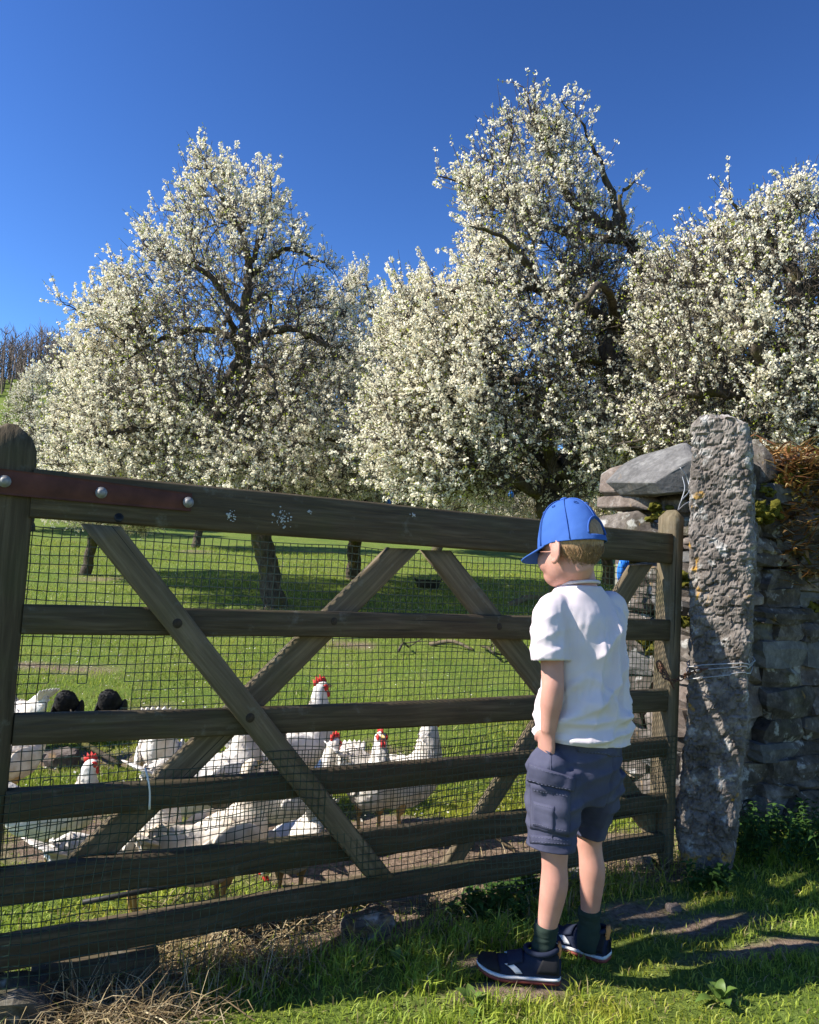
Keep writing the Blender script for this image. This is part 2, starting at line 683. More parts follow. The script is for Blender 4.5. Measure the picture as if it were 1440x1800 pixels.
_s = [(1230, 1630, .42, .12), (940, 1735, .22, .07), (1120, 1610, .35, .18), (1330, 1680, .35, .07), (880, 1560, .5, .2), (760, 1500, .45, .25), (1130, 1530, .3, .2), (560, 1650, .35, .10), (300, 1715, .35, .10), (740, 1610, .3, .09), (880, 1690, .16, .07)]
SOIL_SPOTS = []
for (u, v, a, b) in _s:
    q = ground_hit(u, v)
    SOIL_SPOTS.append((q[0], q[1], a, b, 0.85, 0.35))
for (u, v, a, b, w) in [(100, 1175, .55, .14, .95), (640, 1133, .45, .10, 1.0), (590, 1185, .30, .08, .9), (180, 1340, .5, .3, .8), (450, 1480, 1.1, .5, .8), (860, 1480, .8, .4, .8),
                        (920, 1050, .7, .2, .9), (640, 1330, .6, .35, .55), (880, 1215, .22, .07, .8), (260, 1250, .35, .1, .6), (150, 1020, .5, .3, .8), (345, 968, .5, .4, .8),
                        (485, 1068, .4, .25, .7), (90, 1420, .4, .25, .7), (740, 1245, .3, .1, .6)]:
    q = ground_hit(u, v)
    SOIL_SPOTS.append((q[0], q[1], a, b, w, 0.1))

# one sheet out to the horizon, fine near the camera
ys = np.concatenate([np.arange(-8, 0.6, 0.3), np.arange(0.6, 4.6, 0.030), np.geomspace(4.6, 900, 130)])
xs_half = np.concatenate([np.arange(0, 2.6, 0.030), np.geomspace(2.6, 700, 80)])
xs = np.concatenate([-xs_half[:0:-1], xs_half])
GX, GY = np.meshgrid(xs, ys)
GZ = ground_z(GX, GY)
nx, ny = len(xs), len(ys)
idx = np.arange(nx * ny).reshape(ny, nx)
gf = np.stack([idx[:-1, :-1], idx[:-1, 1:], idx[1:, 1:], idx[1:, :-1]], -1).reshape(-1, 4)
gme = new_mesh('ground', np.stack([GX, GY, GZ], -1).reshape(-1, 3), gf, True)
sm = soil_mask(GX.ravel(), GY.ravel()) * (GY.ravel() < 40)
color_attr(gme, np.repeat(sm[:, None], 3, 1))
gm, nt, out = mat_base('turf_and_soil')
vec = coords(nt)
f = noise_fac(nt, vec, 55, 6, 0.7)
fb = noise_fac(nt, vec, 1.3, 5, 0.6)
fm = noise_fac(nt, vec, 7.0, 6, 0.65)
turf = ramp(nt, f, [(0.3, (0.055, 0.085, 0.014)), (0.55, (0.150, 0.195, 0.036)), (0.75, (0.25, 0.29, 0.07))])
turf = mixc(nt, ramp(nt, fm, [(0.5, 0.0), (0.72, 0.5)]), turf, (0.15, 0.14, 0.055))
turf = mixc(nt, ramp(nt, fb, [(0.42, 0.0), (0.62, 0.35)]), turf, (0.05, 0.115, 0.018))
soil = ramp(nt, f, [(0.3, (0.085, 0.058, 0.04)), (0.55, (0.22, 0.160, 0.118)), (0.75, (0.34, 0.265, 0.205))])
at = N(nt, 'ShaderNodeAttribute', attribute_name='tint')
col = mixc(nt, at.outputs['Fac'], turf, soil)
principled(nt, out, col, 0.95, 0.1, 0, f, 0.9, 0.02)
ground = link('ground', gme, gm)
ground['kind'] = 'structure'

# ================================================================== THE GATE
gate = thing('field_gate', 'weathered brown timber field gate with crossing braces and green netting', 'gate', tuple(G_ORI), GATE_ANG)


def plank(name, a, b, wa, wb, y0, th, mat=None, parent=gate, bow=0.0, seed=0, cut_a=0.0, cut_b=0.0, nl=None):
    """board from (t, z) a to b in the gate's plane, widths wa, wb, front face at y0, thickness th; x runs along its grain"""
    a, b = np.array(a), np.array(b)
    L = np.linalg.norm(b - a)
    ang = math.atan2(b[1] - a[1], b[0] - a[0])
    n = nl or max(10, int(L / 0.035))
    xs_ = np.linspace(0, L, n + 1)
    w = np.interp(xs_, [0, L], [wa, wb]) / 2
    r = 0.006
    V = []
    for i, x in enumerate(xs_):
        ww = w[i]
        prof = [(0, -ww + r), (r * .6, -ww), (th - r, -ww), (th, -ww + r), (th, ww - r), (th - r, ww), (r * .6, ww), (0, ww - r), (0, 0)]
        for (py, pz) in prof:
            sh = 0.0
            if i == 0:
                sh = cut_a * (pz / max(ww, 1e-4))
            if i == n:
                sh = cut_b * (pz / max(ww, 1e-4))
            V.append((x + sh, py, pz))
    V = np.array(V)
    q = V * np.array([3.0, 1, 1]) + seed * 5.1
    wob = fbm(q * np.array([0.6, 14, 14]), 3, seed)
    V[:, 2] += wob * 0.0045 + bow * np.sin(np.pi * V[:, 0] / L)
    V[:, 1] += fbm(q * np.array([1.2, 30, 30]), 3, seed + 9) * 0.0025
    m = 9
    F = []
    for i in range(n):
        for k in range(m):
            k2 = (k + 1) % m
            F.append([i * m + k, (i + 1) * m + k, (i + 1) * m + k2, i * m + k2])
    me = new_mesh(name, V, F + [list(range(m)), [n * m + k for k in range(m)][::-1]])
    bmx = bmesh.new()
    bmx.from_mesh(me)
    bmesh.ops.recalc_face_normals(bmx, faces=bmx.faces)
    bmx.to_mesh(me)
    bmx.free()
    o = link(name, me, mat or WOOD, parent)
    o.matrix_local = Matrix.Translation((a[0], y0, a[1])) @ Matrix.Rotation(-ang, 4, 'Y')
    return o


def px_plank(name, l, r, y0, th, **kw):
    """l, r: (u, v_top, v_bottom) measured at two places along a rail"""
    lt, lb = gate_tz(l[0], l[1], y0), gate_tz(l[0], l[2], y0)
    rt, rb = gate_tz(r[0], r[1], y0), gate_tz(r[0], r[2], y0)
    a = ((lt[0] + lb[0]) / 2, (lt[1] + lb[1]) / 2)
    b = ((rt[0] + rb[0]) / 2, (rt[1] + rb[1]) / 2)
    return plank(name, a, b, lt[1] - lb[1], rt[1] - rb[1], y0, th, **kw)


T_L = -0.012
RT_END = 1183
px_plank('top_rail', (56, 824, 911), (RT_END, 939, 991), -0.004, 0.062, seed=1, bow=0.003)
px_plank('rail', (40, 1063, 1117), (RT_END, 1089, 1127), 0.0, 0.036, seed=2)
px_plank('rail', (24, 1259, 1314), (RT_END, 1212, 1250), 0.0, 0.036, seed=3, bow=-0.006)
px_plank('rail', (8, 1393, 1449), (RT_END, 1297, 1330), 0.0, 0.036, seed=4, bow=-0.01)
px_plank('rail', (-2, 1531, 1596), (RT_END, 1393, 1425), 0.0, 0.036, seed=5, bow=-0.008)
px_plank('rail', (-6, 1652, 1712), (RT_END, 1464, 1496), 0.0, 0.036, seed=6, bow=0.004)


def px_brace(edge1, edge2, y0, th, seed, mat=None, name='brace'):
    """edges: two photographed points along each side"""
    p = [np.array(gate_tz(*q, y0)) for q in (edge1[0], edge2[0], edge1[1], edge2[1])]
    a, b = (p[0] + p[1]) / 2, (p[2] + p[3]) / 2
    d = (b - a) / np.linalg.norm(b - a)
    nrm = np.array([-d[1], d[0]])
    wa, wb = abs(np.dot(p[0] - p[1], nrm)), abs(np.dot(p[2] - p[3], nrm))
    sg = 1.0 if np.dot(p[0] - a, nrm) > 0 else -1.0
    ca, cb = sg * np.dot(p[0] - a, d), sg * np.dot(p[2] - b, d)
    return plank(name, a, b, wa, wb, y0, th, mat=mat, seed=seed, cut_a=ca, cut_b=cb)


px_brace(((143, 921), (645, 1543)), ((213, 926), (694, 1543)), -0.026, 0.0245, 11, WOOD_PALE)
px_brace(((683, 963), (120, 1512)), ((740, 966), (204, 1504)), 0.0375, 0.026, 12, WOOD_PALE)
px_brace(((743, 967), (1134, 1462)), ((793, 968), (1182, 1462)), 0.0375, 0.026, 13, WOOD_PALE)
px_brace(((1111, 993), (768, 1541)), ((1149, 993), (802, 1535)), 0.0375, 0.026, 14, WOOD_PALE)


def post_mesh(w, d, h, seed, round_r, name):
    """upright w wide (x), d deep (y), h tall (z), domed top"""
    nz = 46
    V, F = [], []
    zs = np.linspace(0, h, nz)
    for z in zs:
        k = 1.0
        if z > h - round_r:
            q = (z - (h - round_r)) / round_r
            k = max(0.22, math.sqrt(max(0, 1 - q ** 2.3)))
        hw, hd = w / 2 * k, d / 2 * (0.4 + 0.6 * k)
        c = 0.006
        for (x, y) in [(-hw + c, -hd), (hw - c, -hd), (hw, -hd + c), (hw, hd - c), (hw - c, hd), (-hw + c, hd), (-hw, hd - c), (-hw, -hd + c)]:
            V.append((x, y, z))
    V = np.array(V)
    V[:, 0] += 0.0035 * fbm(V * np.array([30, 30, 1.5]) + seed, 3, seed)
    V[:, 1] += 0.003 * fbm(V * np.array([30, 30, 1.5]) + seed, 3, seed + 3)
    for i in range(nz - 1):
        for k in range(8):
            F.append([i * 8 + k, i * 8 + (k + 1) % 8, (i + 1) * 8 + (k + 1) % 8, (i + 1) * 8 + k])
    F.append(list(range(8))[::-1])
    F.append([(nz - 1) * 8 + k for k in range(8)])
    # lay it with the grain along x so that the wood's pattern runs up the post
    V2 = V[:, [2, 1, 0]] * np.array([1, 1, -1])
    return new_mesh(name, V2, F)


def upright(name, t0, t1, y0, d, ztop, zbot, seed, mat, rr):
    me = post_mesh(t1 - t0, d, ztop - zbot, seed, rr, name)
    o = link(name, me, mat, gate)
    o.matrix_local = Matrix.Translation(((t0 + t1) / 2, y0 + d / 2, zbot)) @ Matrix.Rotation(-math.pi / 2, 4, 'Y')
    return o


ztopL = gate_tz(10, 741)[1]
upright('hanging_stile', -0.108, 0.0, 0.002, 0.085, ztopL, 0.01, 31, WOOD, 0.075)
tR0, _ = gate_tz(1184, 1000, -0.004)
tR1, ztopR = gate_tz(1202, 897, -0.004)
upright('latch_stile', tR0, tR1 + 0.004, -0.008, 0.082, ztopR, 0.015, 32, WOOD_PALE, 0.022)

# the iron hinge strap and its bolts
sl0, sl1 = gate_tz(-40, 818, -0.012), gate_tz(-40, 864, -0.012)
sr0, sr1 = gate_tz(338, 868, -0.012), gate_tz(338, 899, -0.012)
strap = plank('hinge_strap', (sl0[0], (sl0[1] + sl1[1]) / 2), (sr0[0], (sr0[1] + sr1[1]) / 2), sl0[1] - sl1[1], sr0[1] - sr1[1], -0.0135, 0.0085, mat=IRON, seed=41)

STRAP_M = Matrix.Translation((sl0[0], -0.0135, (sl0[1] + sl1[1]) / 2)) @ Matrix.Rotation(
    -math.atan2((sr0[1] + sr1[1]) / 2 - (sl0[1] + sl1[1]) / 2, sr0[0] - sl0[0]), 4, 'Y')


def bolt_mesh(r):
    a = Acc()
    v, f = loft([(0, 0, 0, r * 1.25, r * 1.25), (0, -0.003, 0, r * 1.2, r * 1.2), (0, -0.0035, 0, r, r), (0, -0.008, 0, r * .85, r * .85), (0, -0.0105, 0, r * .45, r * .45)], 14, 1, (1, 0, 0))
    return a.add(v, f).mesh('bolt', False)


BOLT = bolt_mesh(0.0105)
BOLT.materials.append(STEEL)
for (u, v) in [(8, 846), (178, 866), (331, 883)]:
    t, z = gate_tz(u, v, -0.0135)
    o = link('bolt', BOLT, None, strap)
    o.matrix_local = STRAP_M.inverted() @ Matrix.Translation((t, -0.0135, z))
COACH = bolt_mesh(0.0095)
COACH.materials.append(plain('rusted_bolt', (.050, .037, .025), .8, .2, .2, var=.4, scale=80))
for (u, v, y) in [(312, 1096, -0.026), (587, 1093, 0.0), (878, 1102, 0.0), (440, 1262, -0.026)]:
    t, z = gate_tz(u, v, y)
    o = link('bolt', COACH, None, gate)
    o.location = (t, y + 0.001, z)
    o.scale = (1, .45, 1)
# the plugged bolt hole in the top rail, and droppings / lichen crust on its face
hv, hf = loft([(0, 0.001, 0, .011, .011), (0, -0.0015, 0, .0105, .0105), (0, -0.0015, 0, .006, .006)], 12, 1, (1, 0, 0))
t, z = gate_tz(209, 910, -0.004)
o = link('bolt_hole', Acc().add(hv, hf).mesh('bolt_hole'), BLACK_RUBBER, gate)
o.location = (t, -0.004, z)
LICHEN = plain('pale_lichen', (0.42, 0.43, 0.42), 0.9, 0.1, var=0.3, scale=80)
for (u, v, s) in [(497, 912, 1.0), (406, 905, .55), (727, 905, .3), (545, 900, .25)]:
    t, z = gate_tz(u, v, -0.006)
    a = Acc()
    for _ in range(int(44 * s) + 3):
        rr = random.uniform(.0010, .0032)
        dx, dz = random.gauss(0, .012 * s), random.gauss(0, .011 * s)
        v_, f_ = ellipsoid((dx, 0, dz), np.diag([rr, .0018, rr * random.uniform(.6, 1.2)]), 6, 4)
        a.add(v_, f_)
    o = link('lichen_patch', a.mesh('lichen_patch'), LICHEN, gate)
    o.location = (t, -0.0055, z)


# ---- netting: two sheets, one behind the rails, one nailed over the lower rails
def netting(t0, t1, z0f, z1f, step, yfun, seed, holes=(), r=0.0013):
    nt_, nz_ = int((t1 - t0) / step), 64
    zmax = max(z1f(t) for t in np.linspace(t0, t1, 9))
    zmin = min(z0f(t) for t in np.linspace(t0, t1, 9))
    nz_ = int((zmax - zmin) / step)
    T, Z = np.meshgrid(t0 + np.arange(nt_ + 1) * step, zmin + np.arange(nz_ + 1) * step, indexing='ij')
    p = np.stack([T.ravel() * 5, Z.ravel() * 5, np.full(T.size, seed)], -1)
    q = np.stack([T.ravel() * 31, Z.ravel() * 31, np.full(T.size, seed + .5)], -1)
    low = np.clip((0.75 - Z) / 0.75, 0, 1)
    dT = (0.010 * fbm(p, 2, seed) + 0.0022 * vnoise(q, seed + 2)).reshape(T.shape) * (0.6 + 1.0 * low)
    dZ = (0.012 * fbm(p, 2, seed + 4) + 0.0022 * vnoise(q, seed + 5)).reshape(T.shape) * (0.6 + 1.0 * low)
    Y = yfun(T, Z) + (0.010 * fbm(p, 2, seed + 6)).reshape(T.shape) * (0.4 + low)
    keep = (Z >= np.vectorize(z0f)(T)) & (Z <= np.vectorize(z1f)(T))
    for (ht, hz, ha, hb) in holes:
        keep &= ~((((T - ht) / ha) ** 2 + ((Z - hz) / hb) ** 2) < 1)
    G = np.stack([T + dT, Y, Z + dZ], -1)
    lines = []

    def runs(pts, k):
        i = 0
        n = len(k)
        while i < n:
            if k[i]:
                j = i
                while j + 1 < n and k[j + 1]:
                    j += 1
                if j > i:
                    lines.append((pts[i:j + 1], r))
                i = j + 1
            else:
                i += 1

    for i in range(G.shape[0]):
        runs(G[i], keep[i])
    for j in range(G.shape[1]):
        runs(G[:, j], keep[:, j])
    V, Fq = tubes(lines, 3)
    o = link('netting', new_mesh('netting', V, Fq, True), NET, gate)
    o['kind'] = 'stuff'
    return o


hole = [gate_tz(112, 1222, .07) + (.034, .05), gate_tz(186, 1215, .07) + (.044, .05), gate_tz(150, 1238, .07) + (.05, .03)]
netting(-0.01, tR0 - 0.002, lambda t: 0.30, lambda t: 1.03, 0.0205, lambda T, Z: np.full(T.shape, 0.069), 5, hole)
_zc = [gate_tz(u, v, -.03) for u, v in ((20, 1395), (250, 1370), (480, 1330), (700, 1305), (900, 1300), (1180, 1296))]
_zct, _zcz = [a for a, b in _zc], [b + .01 for a, b in _zc]
netting(-0.07, tR0 + 0.03, lambda t: 0.03 + 0.035 * math.sin(t * 9) ** 2, lambda t: float(np.interp(t, _zct, _zcz)) + 0.012 * math.sin(t * 23),
        0.0195, lambda T, Z: -0.030 - 0.018 * np.clip((0.3 - Z) / .3, 0, 1) * (1 + np.sin(T * 6)), 9, r=0.0013)

# a thin rod along the foot of the netting
p0, p1 = gate_tz(150, 1597, .04), gate_tz(640, 1500, .04)
V, Fq = limb([(0, 0, 0, .006), ((p1[0] - p0[0]) / 2, 0.004, (p1[1] - p0[1]) / 2 - .004, .006), (p1[0] - p0[0], 0, p1[1] - p0[1], .006)], 6, 3)
o = link('netting_rod', Acc().add(V, Fq).mesh('netting_rod', True), BLACK_RUBBER, gate)
o.location = (p0[0], .075, p0[1])

# white cord hanging from the fourth rail
a = gate_tz(259, 1362, -.034)
b = gate_tz(262, 1422, -.034)
V, Fq = limb([(a[0], -.012, a[1] + .01, .002), (a[0] + .002, -.036, a[1] - .01, .0022), (a[0] + .007, -.04, (a[1] + b[1]) / 2, .002), (b[0], -.038, b[1], .0026)], 6, 3)
CORD = plain('pale_cord', (0.55, 0.54, 0.5), 0.8)
cord = link('cord', Acc().add(V, Fq).mesh('cord', True), CORD)
cord.matrix_world = Matrix.Translation(Vector(G_ORI)) @ Matrix.Rotation(GATE_ANG, 4, 'Z')
tag(cord, 'pale cord tied over the fourth rail of the gate, hanging down', 'cord')


# ================================================================== PLUM TREES IN BLOSSOM
class Tree:
    def __init__(self, seed):
        self.p, self.par, self.rmin = [], [], []
        self.rng = np.random.default_rng(seed)

    def add_line(self, pts, radii, parent=-1):
        for q, r in zip(pts, radii):
            self.p.append(np.asarray(q, float))
            self.par.append(parent)
            self.rmin.append(r)
            parent = len(self.p) - 1
        return parent

    def nearest(self, q, lo=0):
        a = np.array(self.p[lo:])
        return lo + int(np.argmin(((a - q) ** 2).sum(1)))

    def limb(self, rows, first=False):
        """rows (x, y, z, r) of a main limb; joined to the nearest node there is"""
        c = catmull(rows, 6)
        c[1:-1, :3] += self.rng.normal(0, 0.012, (len(c) - 2, 3))
        par = -1
        if not first:
            par = self.nearest(c[0, :3])
            c = c[1:]
        self.add_line(c[:, :3], c[:, 3], par)

    def grow(self, targets, steps, up=0.25, droop=0.1, jit=0.03, reach=9, back=0.25):
        kd = KDTree(len(self.p))
        A = self.p
        for i, q in enumerate(A):
            kd.insert(q, i)
        kd.balance()
        rng = self.rng
        for t in targets:
            q = t.copy()
            q[2] -= up
            q[:2] = q[:2] + (self.axis[:2] - q[:2]) * back * 0.35
            hit = kd.find(q)
            i = hit[1]
            s = A[i]
            d = t - s
            L = np.linalg.norm(d)
            if L > reach or L < 0.02:
                continue
            k = max(2, int(L / steps))
            u = np.linspace(0, 1, k + 1)[1:, None]
            pts = s + d * u
            bend = np.cross(d, rng.normal(0, 1, 3))
            bend *= rng.uniform(0, .22) * L / (np.linalg.norm(bend) + 1e-9)
            pts = pts + 4 * u * (1 - u) * (bend + np.array([0, 0, droop * L]))
            if k > 2:
                pts[:-1] += rng.normal(0, jit, (k - 1, 3))
            self.add_line(pts, [0] * k, i)

    def radii(self, tip=0.0036, e=2.5):
        n = len(self.p)
        acc = np.zeros(n)
        r = np.zeros(n)
        for i in range(n - 1, -1, -1):
            r[i] = max((acc[i]) ** (1 / e) if acc[i] > 0 else tip, self.rmin[i], tip)
            if self.par[i] >= 0:
                acc[self.par[i]] += (tip if acc[i] == 0 else acc[i] ** (1 / e)) ** e
        return r

    def lines(self, r):
        n = len(self.p)
        kids = [[] for _ in range(n)]
        for i, q in enumerate(self.par):
            if q >= 0:
                kids[q].append(i)
        out = []
        starts = [(i, -1) for i in range(n) if self.par[i] < 0]
        while starts:
            i, q = starts.pop()
            ids = [q, i] if q >= 0 else [i]
            while kids[i]:
                ks = sorted(kids[i], key=lambda a: -r[a])
                for o in ks[1:]:
                    starts.append((o, i))
                i = ks[0]
                ids.append(i)
            if len(ids) > 1:
                rr = r[ids].copy()
                if q >= 0:
                    rr[0] = min(rr[0], rr[1] * 1.25)
                out.append((np.array([self.p[j] for j in ids]), rr))
        return out


def crown_points(rng, rows, depth, n, shell=0.45, squash=0.85):
    """points in the volume of a crown. rows: (height px, left px, right px) of its outline at the given distance"""
    rows = np.array(sorted(rows), float)
    vv = np.linspace(rows[0, 0], rows[-1, 0], 200)
    L, Rr = np.interp(vv, rows[:, 0], rows[:, 1]), np.interp(vv, rows[:, 0], rows[:, 2])
    wgt = ((Rr - L) + 20) ** 1.6
    out = []
    v = rng.choice(vv, n, p=wgt / wgt.sum()) + rng.normal(0, 4, n)
    th = rng.uniform(0, 2 * math.pi, n)
    fr = rng.uniform(0, 1, n) ** shell
    for a, t, q in zip(v, th, fr):
        l, r_ = np.interp(a, rows[:, 0], rows[:, 1]), np.interp(a, rows[:, 0], rows[:, 2])
        c, h = (l + r_) / 2, (r_ - l) / 2
        hd = min(h, 330) * squash * depth / FPX
        out.append(P(c + h * q * math.cos(t), a, depth + hd * q * math.sin(t)))
    out = np.array(out)
    g = fbm(out * 1.9, 3, int(rng.integers(1000)))
    return out[g > np.quantile(g, .30)]


def make_shoots(tree, r, n, rng, axis, lo, hi):
    """long upright or outward year-old shoots that break the outline"""
    pts = np.array(tree.p)
    dist = np.linalg.norm((pts - axis) * np.array([1, 1, .8]), axis=1)
    ok = np.nonzero((r < 0.008) & (dist > np.quantile(dist, .72)))[0]
    out = []
    for i in rng.choice(ok, n):
        s = pts[i]
        o = s - axis
        o /= np.linalg.norm(o) + 1e-9
        d = o * rng.uniform(.15, .8) + rng.normal(0, .25, 3) + np.array([0, 0, rng.uniform(.3, 1.2)])
        d /= np.linalg.norm(d)
        L = rng.uniform(lo, hi)
        u = np.linspace(0, 1, 4)[:, None]
        out.append(s + d * L * u + np.array([0, 0, rng.uniform(-.06, .15) * L]) * u ** 2 + rng.normal(0, .012, (4, 3)) * u)
    return out


def make_twigs(tree, r, n, rng, axis, lmin, lmax, upright):
    pts = np.array(tree.p)
    ok = np.nonzero(r < 0.013)[0]
    pick = rng.choice(ok, n)
    lines = []
    for i in pick:
        s = pts[i]
        o = s - axis
        o[2] *= 0.5
        o /= np.linalg.norm(o) + 1e-9
        d = o * rng.uniform(.1, .9) + rng.normal(0, .55, 3) + np.array([0, 0, upright * rng.uniform(0, 1)])
        d /= np.linalg.norm(d)
        L = rng.uniform(lmin, lmax)
        u = np.linspace(0, 1, 4)[:, None]
        q = s + d * L * u + np.array([0, 0, rng.uniform(-.25, .28) * L]) * u ** 2 + rng.normal(0, .008, (4, 3)) * u
        lines.append(q)
    return lines


def flowers(lines, rng, gap, per, size, spread, petals5=True, skip=None, prob=None):
    """blossom clusters along twigs -> one mesh; each flower a small cupped five-sided cup"""
    C = []
    for k, q in enumerate(lines):
        L = np.linalg.norm(q[-1] - q[0])
        m = max(1, int(L / gap))
        if prob is not None:
            m = int(m * prob[k] + rng.random())
            if m < 1:
                continue
        u = rng.uniform(.15, 1.0, m)
        seg = np.minimum((u * (len(q) - 1)).astype(int), len(q) - 2)
        w = u * (len(q) - 1) - seg
        C.append(q[seg] * (1 - w)[:, None] + q[seg + 1] * w[:, None])
    C = np.concatenate(C)
    C = np.repeat(C, per, axis=0)
    n = len(C)
    off = rng.normal(0, 1, (n, 3))
    off /= np.linalg.norm(off, axis=1)[:, None]
    C = C + off * spread * rng.uniform(.3, 1, (n, 1))
    nrm = off + rng.normal(0, .25, (n, 3)) + np.array([0, 0, .15])
    nrm /= np.linalg.norm(nrm, axis=1)[:, None]
    ref = rng.normal(0, 1, (n, 3))
    s = np.cross(nrm, ref)
    s /= np.linalg.norm(s, axis=1)[:, None] + 1e-9
    t = np.cross(nrm, s)
    sz = size * 1.04 * rng.uniform(.65, 1.2, n)[:, None]
    nsd = 5 if petals5 else 4
    size = size if petals5 else size * 1.07
    ang = np.linspace(0, 2 * math.pi, nsd, endpoint=False)
    rim = np.stack([C + sz * (math.cos(a) * s + math.sin(a) * t) + nrm * sz * .28 for a in ang], 1)
    base = np.repeat((rng.random(n) * .12 + .83)[:, None], 3, 1) * np.array([1.0, .945, .76])
    if petals5:
        V = np.concatenate([C[:, None], rim], 1).reshape(-1, 3)
        b = np.arange(n)[:, None] * 6
        F = np.stack([np.concatenate([b, b + 1 + k, b + 1 + (k + 1) % 5], 1) for k in range(5)], 1).reshape(-1, 3)
        col = np.repeat(base, 6, 0)
    else:
        V = rim.reshape(-1, 3)
        F = np.arange(n)[:, None] * 4 + np.arange(4)[None, :]
        col = np.repeat(base, 4, 0)
    return V, F, col, n


def leaflets(lines, rng, n, size):
    pick = rng.integers(0, len(lines), n)
    u = rng.uniform(.3, 1, n)
    A = np.array([lines[i][2] * (1 - a) + lines[i][3] * a for i, a in zip(pick, u)])
    d = rng.normal(0, 1, (n, 3)) + np.array([0, 0, .9])
    d /= np.linalg.norm(d, axis=1)[:, None]
    s = np.cross(d, rng.normal(0, 1, (n, 3)))
    s /= np.linalg.norm(s, axis=1)[:, None]
    L = size * rng.uniform(.6, 1.2, n)[:, None]
    V = np.stack([A, A + d * L * .5 + s * L * .22, A + d * L, A + d * L * .5 - s * L * .22], 1).reshape(-1, 3)
    F = np.arange(n)[:, None] * 4 + np.arange(4)[None]
    g = rng.uniform(0, 1, (n, 1))
    col = np.array([.26, .34, .035]) * (1 - g) + np.array([.46, .48, .07]) * g
    return V, F, np.repeat(col, 4, 0)


def build_tree(label, base, trunk, limbs, outline, depth, seed, n1, n2, n3, ntw, gap, per, size, petals5, group, bare=(), squash=.85, axis_uv=None,
               twig=(.10, .30), upright=.7, leaf=2500, shell=.45, spread=.024, fill=1.0):
    rng = np.random.default_rng(seed)
    T = Tree(seed)
    root = np.array(base, float)
    au, av = axis_uv
    T.axis = P(au, av, depth)
    tr = np.array(trunk, float)
    T.limb(tr, True)
    for lb in limbs:
        T.limb(np.array(lb, float))
    T.grow(crown_points(rng, outline, depth, n1, shell, squash), .13, up=.35, droop=.14, jit=.02)
    T.grow(crown_points(rng, outline, depth, n2, shell, squash), .08, up=.10, droop=.10, jit=.012)
    pts3 = crown_points(rng, outline, depth, n3, shell, squash)
    k3 = np.ones(len(pts3))
    for (u, v, dd, rad, amt) in bare:
        k3 *= 1 - .75 * amt * np.exp(-(np.linalg.norm(pts3 - P(u, v, dd), axis=1) / rad) ** 2)
    T.grow(pts3[rng.random(len(pts3)) < k3], .07, up=.04, droop=.05, jit=.008)
    r = T.radii()
    lines = T.lines(r)
    o = thing('plum_tree', label, 'tree', tuple(root), 0, group)
    thick = [(p - root, q) for p, q in lines if q[0] > 0.016]
    thin = [(p - root, q) for p, q in lines if q[0] <= 0.016]
    hollow = [(P(u, v, dd), rad, amt) for (u, v, dd, rad, amt) in bare]

    def keepf(m_):
        k_ = np.ones(len(m_))
        for q_, rad, amt in hollow:
            k_ *= 1 - .85 * amt * np.exp(-(np.linalg.norm(m_ - q_, axis=1) / (rad * .9)) ** 2)
        return rng.random(len(m_)) < k_

    V, F = tubes(thick, 8)
    V = V + 0.012 * np.column_stack([vnoise(V * 14, 1), vnoise(V * 14, 2), vnoise(V * 14, 3)]) * np.minimum(1, 1)
    link('trunk', new_mesh('trunk', V, F, True), BARK, o)
    tw = [q - root for q in make_twigs(T, r, ntw, rng, T.axis, twig[0], twig[1], upright)]
    tw += [q - root for q in make_shoots(T, r, ntw // 22, rng, T.axis, twig[1] * .7, twig[1] * 1.35)]
    kk_ = keepf(np.array([q.mean(0) for q in tw]) + root)
    tw = [q for q, g_ in zip(tw, kk_) if g_]
    thin += [(q[[0, 1, 3]], np.array([.0042, .0034, .0016])) for q in tw]
    V, F = tubes(thin, 3)
    w = link('branches', new_mesh('branches', V, F, True), TWIG, o)
    w['kind'] = 'stuff'
    mid = np.array([q.mean(0) for q in tw]) + root
    # fewer flowers deep inside the crown and in the shaded hollows named in `bare`
    dist = np.linalg.norm((mid - T.axis) * np.array([1, 1, .8]), axis=1)
    pr = 0.15 + 0.58 * smooth01(dist, .45 * np.median(dist), 1.15 * np.median(dist))
    pr *= 0.35 + 1.2 * np.clip(fbm(mid * 1.7, 3, seed) * 1.3 + .5, 0, 1)
    pr *= fill
    for (u, v, d, rad, amt) in bare:
        q = P(u, v, d)
        pr *= 1 - amt * np.exp(-(np.linalg.norm(mid - q, axis=1) / rad) ** 2)
    V, F, c, nfl = flowers(tw, rng, gap, per, size, spread, petals5, prob=pr)
    me = new_mesh('blossom', V, F)
    color_attr(me, c)
    b = link('blossom', me, BLOSSOM, o)
    b['kind'] = 'stuff'
    V, F, c = leaflets(tw, rng, leaf, size * 2.8)
    me = new_mesh('young_leaves', V, F)
    color_attr(me, c)
    lf = link('young_leaves', me, LEAFLET, o)
    lf['kind'] = 'stuff'
    print('TREE', seed, 'nodes', len(T.p), 'twigs', len(tw), 'flowers', nfl)
    return o


def pr_(u, v, d, r):
    return (*P(u, v, d), r)


TREES = 'blossoming plum trees in the orchard'
